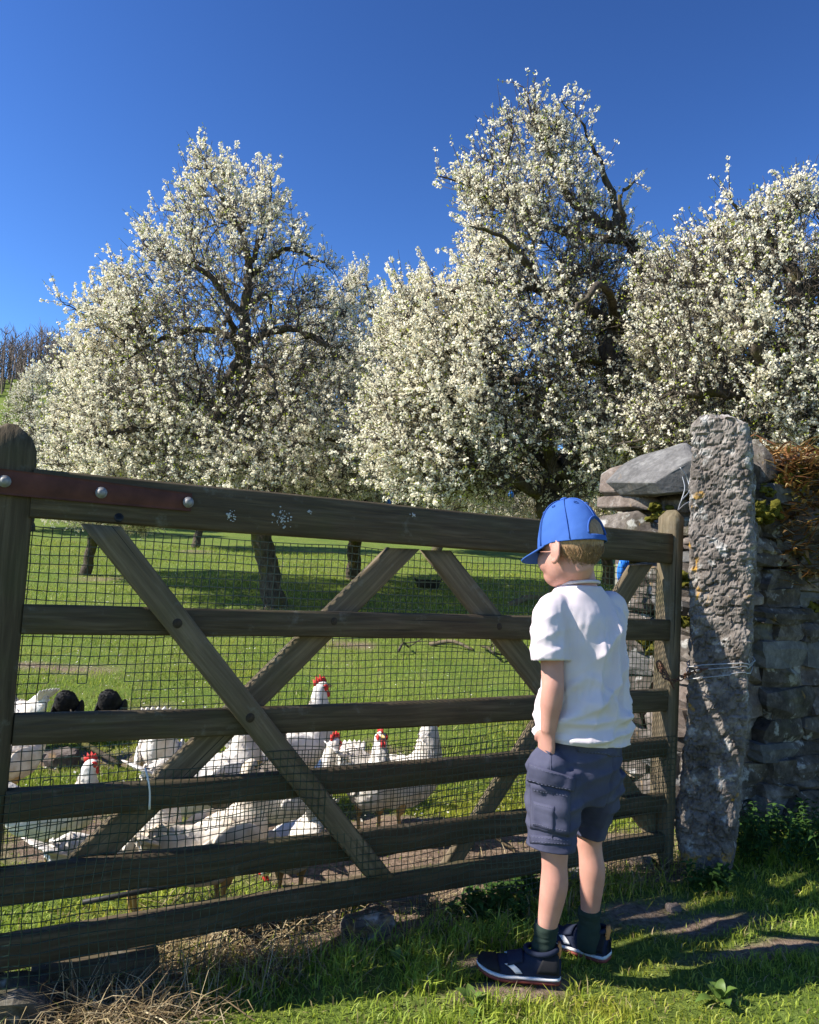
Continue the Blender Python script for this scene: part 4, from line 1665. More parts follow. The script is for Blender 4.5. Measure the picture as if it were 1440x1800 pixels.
# blue plastic sheet tied to the wall end behind the gate
a = Acc()
rows = []
for k in range(10):
    t_ = k / 9
    c0, c1 = P(1089 - 6 * t_, 985 + 62 * t_, 3.3), P(1107 - 12 * t_, 985 + 60 * t_, 3.3)
    for j in range(5):
        q = c0 + (c1 - c0) * j / 4
        rows.append(q + np.array([0, .012 * math.sin(j * 2.2 + k * .7), 0]))
Fq = [[k * 5 + j, k * 5 + j + 1, (k + 1) * 5 + j + 1, (k + 1) * 5 + j] for k in range(9) for j in range(4)]
o = link('blue_twine', new_mesh('blue_twine', np.array(rows), Fq, True), BLUE_PLASTIC)
md = o.modifiers.new('thick', 'SOLIDIFY')
md.thickness = .004
tag(o, 'hank of bright blue plastic baling twine hanging behind the gate by the wall end', 'twine')


# ================================================================== POULTRY BEHIND THE GATE
def feather_mat(name, a, b, scale=40, var_pos=(.4, .65), stretch=(1, 1, 1)):
    m, nt, out = mat_base(name)
    vec = coords(nt, stretch)
    f = noise_fac(nt, vec, scale, 4, .6)
    vo = N(nt, 'ShaderNodeTexVoronoi')
    vo.inputs['Scale'].default_value = 55
    nt.links.new(vec, vo.inputs['Vector'])
    col = ramp(nt, f, [(var_pos[0], a), (var_pos[1], b)])
    principled(nt, out, col, .75, .2, 0, vo.outputs['Distance'], .35, .006, trans=.08)
    return m


F_WHITE = feather_mat('white_feathers', (.62, .56, .48), (.80, .76, .70), 14)
F_CREAM = feather_mat('buff_feathers', (.58, .48, .36), (.80, .74, .65), 12)
F_GREY = feather_mat('grey_feathers', (.10, .085, .07), (.26, .22, .18), 22)
F_BLACK = feather_mat('black_feathers', (.010, .010, .010), (.03, .028, .026), 20)
COMB = plain('red_comb', (.50, .030, .022), .55, .35, var=.25, scale=60)
BEAK = plain('horn_beak', (.50, .33, .12), .45, .4)
LEG = plain('yellow_leg', (.42, .26, .10), .6, .3)
EYE = plain('dark_eye', (.03, .012, .005), .15, .6, var=0)

HEN_POSES = {
    'alert': [(-.215, .345, .006, .012), (-.185, .315, .022, .048), (-.140, .265, .045, .062), (-.085, .215, .070, .080), (-.01, .195, .082, .090), (.055, .205, .076, .084), (.095, .240, .052, .060), (.112, .285, .034, .040), (.118, .325, .025, .029), (.130, .355, .0215, .024), (.150, .357, .014, .016)],
    'peck': [(-.185, .385, .006, .012), (-.165, .345, .024, .050), (-.125, .285, .048, .064), (-.07, .235, .072, .080), (-.005, .20, .082, .088), (.055, .175, .072, .080), (.105, .150, .048, .054), (.145, .118, .032, .036), (.170, .085, .024, .028), (.188, .058, .021, .023), (.200, .042, .014, .015)],
    'round': [(-.125, .335, .020, .016), (-.120, .322, .050, .034), (-.105, .290, .068, .050), (-.07, .245, .078, .066), (-.01, .20, .082, .086), (.055, .175, .072, .080), (.105, .150, .048, .054), (.145, .118, .032, .036), (.170, .085, .024, .028), (.188, .058, .021, .023), (.200, .042, .014, .015)],
    'walk': [(-.225, .300, .006, .012), (-.195, .280, .022, .050), (-.150, .245, .045, .062), (-.085, .21, .072, .078), (-.01, .195, .083, .088), (.06, .195, .075, .082), (.110, .220, .050, .056), (.145, .260, .033, .038), (.170, .300, .025, .028), (.188, .322, .0215, .024), (.208, .320, .014, .016)],
}


def hen(label, px, depth, heading, pose, scale, mat, headmat=None, comb=True, group='hens gathered behind the gate', lift=0.0, neck=1.0, pitch=0.0):
    """a hen standing with its feet at px (on the ground at the given distance)"""
    q = P(px[0], px[1], depth)
    base = np.array([q[0], q[1], gz(q[0], q[1]) + lift])
    o = thing('hen', label, 'hen', tuple(base), heading, group)
    o.scale = (scale, scale, scale)
    rows = np.array(HEN_POSES[pose])
    if pitch:
        c_, s_ = math.cos(pitch), math.sin(pitch)
        x_, z_ = rows[:, 0].copy(), rows[:, 1] - .17
        rows[:, 0], rows[:, 1] = x_ * c_ - z_ * s_, x_ * s_ + z_ * c_ + .17
    if neck != 1.0:
        w_ = smooth01(np.arange(len(rows)), 5, 8)
        rows[:, 1] += (neck - 1) * .14 * w_
    r5 = np.column_stack([rows[:, 0], 0 * rows[:, 0], rows[:, 1], rows[:, 2], rows[:, 3]])
    v, f = loft(r5, 20, 5, (0, 1, 0))
    k = np.abs(v[:, 1])
    v = v + .004 * np.column_stack([fbm(v * 35, 3, 1), fbm(v * 35, 3, 2), fbm(v * 35, 3, 3)])
    hx, hz = rows[-2, 0], rows[-2, 1]
    dirh = rows[-1, :2] - rows[-2, :2]
    dirh /= np.linalg.norm(dirh)
    me = new_mesh('body', v, f, True)
    mats = [mat] if headmat is None else [mat, headmat]
    ob = link('body', me, None, o, mats=mats)
    if headmat is not None:
        nring = 51
        pv = np.array([p.center[:] for p in me.polygons])
        sel = (np.hypot(pv[:, 0] - hx, pv[:, 2] - hz) < .085)
        me.polygons.foreach_set('material_index', sel.astype(np.int32))
    # ragged plumage: small overlapping feathers over the back, breast and neck
    rgp = np.random.default_rng(abs(hash(label)) % 9999 if False else int(px[0] * 7 + px[1]))
    co_ = get_co(me)
    no_ = get_no(me)
    cx_ = (co_[:, 0] - co_[:, 0].min()) / np.ptp(co_[:, 0])
    okp = np.nonzero(np.hypot(co_[:, 0] - hx, co_[:, 2] - hz) > .045)[0]
    pi_ = rgp.choice(okp, 620)
    b0_ = co_[pi_] - no_[pi_] * .002
    tl_ = np.array([rows[1, 0], 0, rows[1, 1]]) - b0_
    fw_ = tl_ / (np.linalg.norm(tl_, axis=1)[:, None] + .02)
    nk_ = smooth01(b0_[:, 0], .06, .12)[:, None]
    fw_ = fw_ * (1 - nk_) + np.array([-.35, 0, -.9]) * nk_ + rgp.normal(0, .16, (620, 3))
    fw_ -= no_[pi_] * (fw_ * no_[pi_]).sum(1)[:, None]
    fw_ /= np.linalg.norm(fw_, axis=1)[:, None] + 1e-6
    sd_ = np.cross(fw_, no_[pi_])
    Lf = rgp.uniform(.014, .026, 620)[:, None]
    lift_ = no_[pi_] * rgp.uniform(.0002, .0022, 620)[:, None]
    Vp_ = np.stack([b0_, b0_ + fw_ * Lf * .55 + sd_ * Lf * .30 + lift_, b0_ + fw_ * Lf + lift_ * 1.4, b0_ + fw_ * Lf * .55 - sd_ * Lf * .30 + lift_], 1).reshape(-1, 3)
    pm = new_mesh('plumage', Vp_, np.arange(4 * 620).reshape(620, 4))
    link('plumage', pm, mat, o)['kind'] = 'stuff'
    # wings: overlapping lens of feathers laid against each flank
    for s_ in (-1, 1):
        a = Acc()
        for j, (cx, cz, lx, lz, off) in enumerate([(-.02, .215, .085, .055, .0), (-.055, .205, .085, .042, .004), (-.09, .20, .08, .028, .008)]):
            ax = np.array([[lx, 0, -lx * .12], [0, .012, 0], [lz * .25, s_ * -.004, lz]])
            a.add(*ellipsoid((cx, s_ * (.078 - .006 * j + off * .6), cz), ax, 16, 9))
        link('wing', a.mesh('wing', True), mat, o)
    # tail fan
    a = Acc()
    tfan = 0.0 if pose == 'round' else 1.0
    tx, tz = rows[1, 0], rows[1, 1]
    td = np.array([rows[0, 0] - rows[2, 0], rows[0, 1] - rows[2, 1]])
    td /= np.linalg.norm(td)
    for j in range(7):
        w_ = (j - 3) / 3 * (1.3 if tfan else .7)
        up = np.array([td[0], w_ * .35, td[1]])
        up /= np.linalg.norm(up)
        n_ = np.cross(up, np.array([0, 1, 0]))
        a.add(*ellipsoid(np.array([tx, w_ * .016, tz]) + up * (.035 if tfan else .0), np.array([up * (.062 if tfan else .03), np.array([0, .016, 0]) + .0 * n_, n_ * .007]), 8, 6))
    link('tail', a.mesh('tail', True), mat, o)
    for s_ in (-1, 1):
        a = Acc()
        a.add(*limb([(-.005 + s_ * .012, s_ * .038, .15, .028), (-.008 + s_ * .012, s_ * .036, .105, .015), (-.015 + s_ * .012, s_ * .036, .085, .0075), (-.002 + s_ * .012, s_ * .036, .012, .0062), (0 + s_ * .012, s_ * .036, .004, .006)], 8, 3))
        for an in (-.5, 0, .5, math.pi):
            L = .045 if an < 3 else .02
            c_ = np.array([s_ * .012, s_ * .036, .006])
            a.add(*limb([(*c_, .0052), (*(c_ + np.array([math.cos(an) * L, math.sin(an) * L, -.003])), .0028)], 6, 2))
        link('leg', a.mesh('leg', True), LEG, o)
    e = np.array([dirh[0], 0, dirh[1]])
    n_ = np.array([-dirh[1], 0, dirh[0]])
    H = np.array([hx, 0, hz])
    a = Acc().add(*loft([(*(H + e * .016), .0095, .0085), (*(H + e * .030 - n_ * .002), .006, .0055), (*(H + e * .042 - n_ * .007), .0012, .0012)], 8, 2, (0, 1, 0)))
    link('beak', a.mesh('beak', True), BEAK, o)
    if comb:
        a = Acc()
        prof = [(-.022, .016), (-.020, .040), (-.012, .030), (-.006, .047), (.002, .033), (.008, .048), (.014, .031), (.021, .038), (.026, .020), (.022, .012)]
        n0 = len(prof)
        vv = [H + e * x + n_ * z_ + np.array([0, .0035, 0]) for x, z_ in prof] + [H + e * x + n_ * z_ - np.array([0, .0035, 0]) for x, z_ in prof]
        cen = [H + n_ * .02 + np.array([0, .005, 0]), H + n_ * .02 - np.array([0, .005, 0])]
        q4 = [[k, (k + 1) % n0, n0 + (k + 1) % n0, n0 + k] for k in range(n0)]
        t3 = [[2 * n0, (k + 1) % n0, k] for k in range(n0)] + [[2 * n0 + 1, n0 + k, n0 + (k + 1) % n0] for k in range(n0)]
        a.add(np.array(vv + cen), [np.array(q4), np.array(t3)])
        link('comb', a.mesh('comb'), COMB, o)
        for s_ in (-1, 1):
            a = Acc()
            a.add(*ellipsoid(H + e * .016 - n_ * .022 + np.array([0, s_ * .006, 0]), np.array([e * .008, np.array([0, .004, 0]), n_ * .016]), 8, 6))
            a.add(*ellipsoid(H + e * .010 + n_ * .001 + np.array([0, s_ * .0165, 0]), np.array([e * .013, np.array([0, .0045, 0]), n_ * .012]), 8, 6))
            link('wattle', a.mesh('wattle', True), COMB, o)
    for s_ in (-1, 1):
        a = Acc().add(*ellipsoid(H + e * .006 + n_ * .005 + np.array([0, s_ * .0205, 0]), np.eye(3) * .0038, 8, 6))
        link('eye', a.mesh('eye', True), EYE, o)
    return o


def dep(v, u):
    """distance of the flat yard at photographed height v"""
    return float(np.dot(ground_hit(u, v) - CAM, _F))


hen('white hen with a red comb, low at the hanging stile behind the fifth rail', (92, 1532), dep(1532, 92), .35, 'alert', .84, F_WHITE, pitch=.15)
hen('white hen seen from behind with upright tail, at the hanging cord', (276, 1424), dep(1424, 276), 1.75, 'peck', 1.0, F_WHITE)
hen('white hen half hidden by the hanging stile, tail towards the two black hens', (30, 1322), dep(1322, 30), 2.6, 'alert', .82, F_WHITE)
hen('cream hen behind the foot of the hanging stile, only its side showing', (18, 1412), dep(1412, 18), 1.2, 'walk', .8, F_CREAM)
hen('black hen with its rounded rump raised, nearer the hanging stile', (116, 1305), dep(1305, 116), 1.75, 'round', .76, F_BLACK)
hen('black hen with its rounded rump raised, farther from the hanging stile', (193, 1303), dep(1303, 193), 1.68, 'round', .77, F_BLACK)
hen('cream hen with grey-brown head close behind the gate, left of the long brace', (235, 1620), dep(1620, 235), .85, 'alert', .95, F_WHITE, F_GREY, comb=False, pitch=.38, neck=1.05)
hen('cream hen close behind the gate, under the crossing of the long brace', (390, 1612), dep(1612, 390), .8, 'alert', 1.0, F_CREAM, comb=False, pitch=.35)
hen('large white hen standing behind the crossing of the two braces', (385, 1490), dep(1490, 385), .75, 'alert', 1.12, F_WHITE, comb=False, neck=1.1, pitch=.35)
hen('grey-brown hen among the white hens by the long brace', (455, 1500), dep(1500, 455), 1.0, 'alert', 1.0, F_GREY, comb=False, pitch=.3)
hen('white hen facing right with its red comb just above the third rail', (512, 1425), dep(1425, 512), .45, 'alert', 1.14, F_WHITE, neck=1.2, pitch=.25)
hen('white hen with bent neck behind the long brace, below the fourth rail', (525, 1498), dep(1498, 525), .9, 'walk', .95, F_WHITE, pitch=.2)
hen('white hen turning its red face towards the gate', (648, 1478), dep(1478, 648), -1.2, 'alert', .95, F_WHITE, pitch=.3)
hen('white hen standing tallest with raised neck and red comb, rightmost of the flock', (705, 1474), dep(1474, 705), .35, 'alert', 1.02, F_WHITE, neck=1.25, pitch=.2)
hen('white hen lying low behind the two lowest rails, right of the cream hens', (505, 1590), dep(1590, 505), 2.2, 'peck', .8, F_WHITE)


# ================================================================== THE BOY
SKIN_M, nt, out = mat_base('skin')
vec = coords(nt)
f = noise_fac(nt, vec, 18, 4)
sc_ = ramp(nt, f, [(.3, (.44, .215, .165)), (.7, (.54, .285, .222))])
b_ = principled(nt, out, sc_, .55, .3, 0, noise_fac(nt, vec, 300, 3), .05, .001)
b_.inputs['Subsurface Weight'].default_value = .12
b_.inputs['Subsurface Radius'].default_value = (.012, .005, .003)
HAIR_M = plain('fair_hair', (.30, .185, .095), .6, .3, var=.35, scale=60, bump_s=.6, bump_d=.003, stretch=(4, 4, 1))


def cloth_mat(name, a, b, weave=900, rough=.85, scale=9):
    m, nt, out = mat_base(name)
    vec = coords(nt)
    f = noise_fac(nt, vec, scale, 5)
    col = ramp(nt, f, [(.3, a), (.7, b)])
    w1 = N(nt, 'ShaderNodeTexNoise')
    w1.inputs['Scale'].default_value = weave
    nt.links.new(vec, w1.inputs['Vector'])
    principled(nt, out, col, rough, .15, 0, w1.outputs['Fac'], .25, .001)
    return m


TEE_M = cloth_mat('white_cotton', (.58, .505, .525), (.64, .565, .585))
SHORT_M = cloth_mat('navy_cotton', (.046, .048, .082), (.075, .077, .118), 500, .85, 14)
STITCH_M = cloth_mat('pale_navy_stitch', (.11, .115, .17), (.15, .155, .21))
CAP_M = cloth_mat('blue_cotton', (.034, .095, .31), (.044, .112, .36))
CAP_SEAM = cloth_mat('blue_seam', (.032, .09, .31), (.04, .10, .35))
SOCK_M = cloth_mat('dark_green_wool', (.018, .030, .024), (.03, .045, .036), 300, .95)
SHOE_M = cloth_mat('navy_suede', (.012, .016, .032), (.022, .028, .05), 600, .8)
SHOE_B = plain('black_suede', (.012, .012, .014), .8, .2)
SOLE_W = plain('white_rubber', (.62, .60, .58), .6, .3, var=.1)
SOLE_R = plain('red_brown_rubber', (.22, .05, .035), .7, .3, var=.2)
TAB_O = plain('orange_leather', (.46, .20, .07), .7, .3, var=.2)
STRIPE_W = plain('grey_white_suede', (.55, .55, .56), .8, .2, var=.1)

FD = np.array([-.64, .768, 0.0])                 # the way the body faces
LD = np.array([-.768, -.64, 0.0])                # towards his left
UPV = np.array([0, 0, 1.0])
hipc = P(1022, 1335, 1.97)
foot0 = np.array([P(955, 1690, 1.90)[0], P(955, 1690, 1.90)[1], 0])
boy_base = (float(hipc[0]), float(hipc[1]), gz(hipc[0], hipc[1]))
boy = thing('person', 'boy in blue cap, white t-shirt and navy shorts watching hens through the gate', 'person', boy_base)
BO = np.array(boy_base)


def bl(name, acc_or_me, mat, parent=boy, smooth=True):
    me = acc_or_me.mesh(name, smooth) if isinstance(acc_or_me, Acc) else acc_or_me
    co = get_co(me)
    set_co(me, co - BO)
    return link(name, me, mat, parent)


# joints, measured from the photograph
sh_c = P(1021, 1060, 1.955)
neck0, neck1 = P(1020, 1035, 1.955), P(1013, 985, 1.95)
shL, elL, wrL, hdL = P(968, 1072, 1.885), P(972, 1208, 1.852), P(964, 1285, 1.865), P(958, 1335, 1.885)
shR = P(1078, 1068, 2.03)
elR = shR + np.array([-.015, .03, -.19]) + FD * .05
wrR = elR + FD * .045 + np.array([0, 0, -.10]) - LD * .005
hpL, knL, anL = P(976, 1360, 1.91), P(975, 1500, 1.895), P(957, 1660, 1.905)
hpR, knR, anR = P(1055, 1360, 2.02), P(1036, 1478, 2.03), P(1036, 1632, 2.035)
HF = np.array([-.62, .76, -.20])
HF /= np.linalg.norm(HF)
HL = np.cross(UPV, HF)
HL /= np.linalg.norm(HL)
HU = np.cross(HF, HL)
HC = P(1001, 962, 1.94)


def hp(f_, l_, u_):
    return HC + HF * f_ + HL * l_ + HU * u_


a = Acc()
# skull, face and neck
a.add(*ellipsoid(hp(-.008, 0, .022), np.array([HF * .0800, HL * .0620, HU * .078]), 24, 16))
a.add(*ellipsoid(hp(.024, 0, -.030), np.array([HF * .054, HL * .055, HU * .060]), 20, 14))
a.add(*ellipsoid(hp(.044, 0, -.060), np.array([HF * .034, HL * .040, HU * .032]), 16, 12))
for s_ in (1, -1):
    a.add(*ellipsoid(hp(.042, s_ * .030, -.028), np.array([HF * .032, HL * .026, HU * .032]), 14, 10))
    a.add(*ellipsoid(hp(.056, s_ * .024, -.004), np.array([HF * .012, HL * .020, HU * .008]), 12, 8))
a.add(*limb([(*hp(.070, 0, -.004), .007), (*hp(.083, 0, -.018), .009), (*hp(.086, 0, -.026), .0105)], 10, 3))
for s_ in (1, -1):
    a.add(*ellipsoid(hp(.079, s_ * .009, -.027), np.eye(3) * .0065, 8, 6))
a.add(*ellipsoid(hp(.071, 0, -.045), np.array([HF * .010, HL * .020, HU * .0055]), 12, 8))
a.add(*ellipsoid(hp(.069, 0, -.053), np.array([HF * .010, HL * .016, HU * .006]), 12, 8))
nk = neck0 * .25 + neck1 * .75
a.add(*limb([(*(neck0 - np.array([0, 0, .06])), .052), (*neck0, .043), (*nk, .038), (*hp(-.018, 0, -.045), .041), (*hp(-.01, 0, 0), .05)], 18, 4))
# ears
for s_ in (1, -1):
    e0 = hp(-.004, s_ * .0615, -.016)
    er = []
    for t_ in np.linspace(-2.2, 2.6, 12):
        er.append((*(e0 + (HF * -.30 + HL * s_ * .55) * .012 * (1 - .3 * abs(math.sin(t_))) + HF * (-.016 * math.cos(t_ - .2)) + HU * (.026 * math.sin(t_) + .002)), .0046))
    a.add(*limb(er, 8, 2))
    a.add(*ellipsoid(e0 + HL * s_ * .003, np.array([HF * .014 + HL * s_ * -.004, HL * s_ * .005, HU * .022]), 12, 8))
    a.add(*ellipsoid(e0 + HU * -.024 + HF * .003, np.array([HF * .007, HL * .005, HU * .008]), 8, 6))
# trunk under the clothes, arms, legs
a.add(*loft([(*(hipc + np.array([0, 0, -.02])), .07, .05), (*hipc, .088, .062), (*(hipc * .5 + sh_c * .5), .088, .062), (*(sh_c - np.array([0, 0, .05])), .10, .062), (*sh_c, .10, .05), (*(sh_c + np.array([0, 0, .025])), .05, .042)], 20, 3, tuple(LD), fixed=True))


def arm(s0, e0, w0):
    m1 = s0 * .5 + e0 * .5
    m2 = e0 * .65 + w0 * .35
    return limb([(*s0, .036), (*(s0 * .75 + e0 * .25), .0315), (*m1, .0285), (*(s0 * .15 + e0 * .85), .0265), (*e0, .0262), (*m2, .0265), (*(e0 * .3 + w0 * .7), .0215), (*w0, .0185)], 16, 4)


a.add(*arm(shL, elL, wrL))
a.add(*arm(shR, elR, wrR))


def leg(h0, k0, n0, back):
    d_ = n0 - k0
    return limb([(*h0, .044), (*(h0 * .5 + k0 * .5), .041), (*(h0 * .12 + k0 * .88), .0345), (*k0, .0325), (*(k0 + d_ * .14 + back * .004), .0305), (*(k0 + d_ * .32 + back * .009), .0330), (*(k0 + d_ * .52 + back * .007), .0300), (*(k0 + d_ * .76 + back * .003), .0245), (*(k0 + d_ * .93), .0225), (*n0, .024), (*(n0 - np.array([0, 0, .04])), .024)], 18, 4)


BK = -FD
a.add(*leg(hpL, knL, anL, BK))
a.add(*leg(hpR, knR, anR, BK))
a.add(*ellipsoid(knL + FD * .022 + np.array([0, 0, .012]), np.array([FD * .018, LD * .024, UPV * .030]), 12, 9))
a.add(*ellipsoid(knR + FD * .022 + np.array([0, 0, .012]), np.array([FD * .026, LD * .026, UPV * .032]), 12, 9))


def hand(w0, d_, pn, sgn, curl):
    """palm from the wrist along d_, pn = out of the back of the hand; five fingers bent inward"""
    d_ = d_ / np.linalg.norm(d_)
    pn = pn - d_ * np.dot(pn, d_)
    pn /= np.linalg.norm(pn)
    sd = np.cross(d_, pn) * sgn
    a.add(*loft([(*w0, .019, .015), (*(w0 + d_ * .022), .025, .0125), (*(w0 + d_ * .045), .028, .0115), (*(w0 + d_ * .060), .026, .010)], 14, 3, tuple(sd)))
    for j, (o_, L) in enumerate([(-.019, .040), (-.0065, .046), (.0065, .043), (.019, .034)]):
        b0 = w0 + d_ * .054 + sd * o_
        p1 = b0 + d_ * L * .45 - pn * L * .12 * curl
        p2 = p1 + (d_ * .75 - pn * .6 * curl) * L * .33
        p3 = p2 + (d_ * .45 - pn * .85 * curl) * L * .25
        a.add(*limb([(*(b0 - d_ * .015), .0075), (*b0, .0074), (*p1, .0068), (*p2, .0063), (*p3, .0052)], 8, 3))
    b0 = w0 + d_ * .014 - sd * .018
    p1 = b0 + (d_ * .7 - sd * .7) * .022
    p2 = p1 + (d_ * .9 - sd * .3 - pn * .3) * .022
    a.add(*limb([(*(b0 + sd * .012), .010), (*b0, .0095), (*p1, .0083), (*p2, .0064)], 8, 3))


hand(wrL, hdL - wrL, LD + .1 * FD, -1, .5)
hand(wrR, FD * .25 + np.array([0, 0, -.5]), UPV * .4 - LD, 1, .6)
body = remeshed(a, 'body', .0044, 3, .5)
bl('body', body, SKIN_M)
for s_ in (1, -1):
    bl('eye', Acc().add(*ellipsoid(hp(.058, s_ * .026, -.014), np.eye(3) * .011, 12, 8)), EYE)
    ea = Acc()
    ea.add(*limb([(*hp(.070, s_ * .013, -.001), .0028), (*hp(.068, s_ * .025, .002), .003), (*hp(.058, s_ * .038, -.002), .002)], 6, 3))
    bl('eyebrow', ea, HAIR_M)
# short hair below the cap: a thin close-cropped shell at back and sides
bh = Acc().add(*ellipsoid(hp(-.012, 0, .018), np.array([HF * .0800, HL * .0650, HU * .080]), 64, 48))
me = bh.mesh('hair', True)
bm2 = bmesh.new()
bm2.from_mesh(me)
kill = []
for v in bm2.verts:
    q = np.array(v.co[:]) - HC
    f_, l_, u_ = np.dot(q, HF), np.dot(q, HL), np.dot(q, HU)
    lim = -.052 + .028 * smooth01(f_, -.055, .0) + .055 * smooth01(f_, .0, .02)
    if u_ < lim + .004 * math.sin(l_ * 160) or (f_ > .02 and u_ < .045):
        kill.append(v)
bmesh.ops.delete(bm2, geom=kill, context='VERTS')
bm2.to_mesh(me)
bm2.free()
me.polygons.foreach_set('use_smooth', np.ones(len(me.polygons), dtype=bool))
ho = bl('hair', me, HAIR_M)
co = get_co(me)
hn_ = get_no(me)
rgh = np.random.default_rng(8)
pk = rgh.integers(0, len(co), 5200)
st_ = []
for i_ in pk:
    n_ = hn_[i_]
    dn_ = np.array([0, 0, -1.0]) - .45 * HF + rgh.normal(0, .28, 3)
    dn_ -= n_ * np.dot(dn_, n_)
    dn_ /= np.linalg.norm(dn_)
    b_0 = co[i_] + rgh.normal(0, .0018, 3)
    if np.dot(b_0 + BO - HC, HU) > -.006:
        continue
    Lh = rgh.uniform(.008, .016)
    st_.append((np.array([b_0, b_0 + dn_ * Lh * .5 + n_ * .0016, b_0 + dn_ * Lh + n_ * .0012]), np.array([.0006, .0005, .0002])))
Vh, Fh = tubes(st_, 3)
link('strands', new_mesh('strands', Vh, Fh, True), HAIR_M, ho)['kind'] = 'stuff'
md = ho.modifiers.new('thick', 'SOLIDIFY')
md.thickness = .004
md.offset = -1

# ---- cap
cap = Acc()
CU = HU * .985 + HF * .06
CU /= np.linalg.norm(CU)
CF = HF - CU * np.dot(HF, CU)
CF /= np.linalg.norm(CF)
CC = hp(-.008, 0, .006)
nu, nv = 180, 64
Vc, keepq = [], []
for j in range(nv + 1):
    ph = (math.pi / 2) * j / nv
    for i in range(nu):
        th = 2 * math.pi * i / nu
        seam = abs(math.cos(3 * th))
        k = 1 + .010 * (abs(math.sin(3 * th)) ** .5 - .6) * math.cos(ph) - .004 * (seam > .995)
        cx = .0895 * math.cos(th) * (math.cos(ph) ** .80) * k
        cy = .0715 * math.sin(th) * (math.cos(ph) ** .80) * k
        cz = .112 * math.sin(ph) ** 1.06 - .012 * (1 - math.sin(ph)) * (math.cos(th) < 0) * abs(math.cos(th))
        Vc.append(CC + CF * cx + HL * cy + CU * cz)
Vc = np.array(Vc)
Fc = []
for j in range(nv):
    for i in range(nu):
        th = 2 * math.pi * (i + .5) / nu
        ph = (math.pi / 2) * (j + .5) / nv
        da = abs((th - math.pi + math.pi) % (2 * math.pi) - math.pi)
        back = da
        hgt = .112 * math.sin(ph)
        wopen = .46 * math.sqrt(max(0, 1 - ((hgt - .016) / .036) ** 2)) if .013 < hgt < .052 else 0
        if back < wopen:
            continue
        Fc.append([j * nu + i, j * nu + (i + 1) % nu, (j + 1) * nu + (i + 1) % nu, (j + 1) * nu + i])
me = new_mesh('cap', Vc, np.array(Fc), True)
wr = fbm(Vc * 28, 3, 71) * .0022 + fbm(Vc * 9, 2, 72) * .003
set_co(me, Vc + (Vc - CC) / np.linalg.norm(Vc - CC, axis=1)[:, None] * wr[:, None])
capo = bl('cap', me, CAP_M)
md = capo.modifiers.new('thick', 'SOLIDIFY')
md.thickness = .0022
md.offset = -1
sb = Acc()
for th0 in [math.pi * k / 3 + math.pi / 6 * 0 for k in range(6)]:
    if abs(th0 - math.pi) < .1:
        rng_ph = np.linspace(.50, 1.5, 14)
    else:
        rng_ph = np.linspace(.03, 1.5, 18)
    pts = []
    for ph in rng_ph:
        k = 1.006
        pts.append(CC + CF * (.0895 * math.cos(th0) * math.cos(ph) ** .8 * k) + HL * (.0715 * math.sin(th0) * math.cos(ph) ** .8 * k) + CU * (.113 * math.sin(ph) ** 1.06 - .012 * (1 - math.sin(ph)) * (math.cos(th0) < 0) * abs(math.cos(th0))))
    v, f = limb(np.column_stack([np.array(pts), np.full(len(pts), .0013)]), 6, 1)
    sb.add(v, f)
bl('seams', sb, CAP_SEAM, capo)
bl('button', Acc().add(*ellipsoid(CC + CU * .114, np.array([CF * .010, HL * .010, CU * .005]), 14, 8)), CAP_M, capo)
for th0 in (math.pi / 6, math.pi / 2, 5 * math.pi / 6, -math.pi / 6, -math.pi / 2, -5 * math.pi / 6):
    ph = .98
    c_ = CC + CF * (.0905 * math.cos(th0) * math.cos(ph) ** .8) + HL * (.0725 * math.sin(th0) * math.cos(ph) ** .8) + CU * (.113 * math.sin(ph) ** 1.06)
    n_ = c_ - CC
    n_ /= np.linalg.norm(n_)
    t1 = np.cross(n_, CU)
    t1 /= np.linalg.norm(t1)
    t2 = np.cross(n_, t1)
    ring = [(*(c_ + t1 * .0038 * math.cos(q) + t2 * .0038 * math.sin(q)), .0012) for q in np.linspace(0, 2 * math.pi, 11)]
    bl('eyelet', Acc().add(*limb(ring, 6, 1)), CAP_SEAM, capo)
# sweatband edge of the rear opening (rounded rim) and the strap
rim = []
for q in np.linspace(0, math.pi, 15):
    th = math.pi + .47 * math.cos(q)
    hgt = .014 + .040 * math.sin(q)
    ph = math.asin((hgt / .113) ** (1 / 1.06))
    rim.append((*(CC + CF * (.0900 * math.cos(th) * math.cos(ph) ** .8) + HL * (.072 * math.sin(th) * math.cos(ph) ** .8) + CU * (hgt - .012 * (1 - math.sin(ph)) * abs(math.cos(th)))), .0022))
bl('opening_rim', Acc().add(*limb(rim, 6, 2)), CAP_SEAM, capo)
# brim
Vb, Fb = [], []
nb, mb = 22, 8
for j in range(mb + 1):
    t_ = j / mb
    for i in range(nb + 1):
        th = -1.25 + 2.5 * i / nb
        ext = .056 * t_ * max(0.0, math.cos(th * .92)) ** .75
        c_ = CC + CF * (.0887 * math.cos(th) + ext * math.cos(th * .35)) + HL * (.0707 * math.sin(th) + ext * math.sin(th * .35))
        droop_ = -.004 - .22 * ext - 2.0 * (.0707 * math.sin(th)) ** 2 * (ext / .056)
        Vb.append(c_ + CU * (droop_ + .001))
for j in range(mb):
    for i in range(nb):
        k0 = j * (nb + 1) + i
        Fb.append([k0, k0 + 1, k0 + nb + 2, k0 + nb + 1])
me = new_mesh('brim', np.array(Vb), np.array(Fb), True)
bo = bl('brim', me, CAP_M, capo)
md = bo.modifiers.new('thick', 'SOLIDIFY')
md.thickness = .004

# ---- t-shirt: one skin over trunk and sleeves, creased
a = Acc()


def at_(u, v, d):
    return P(u, v, d)


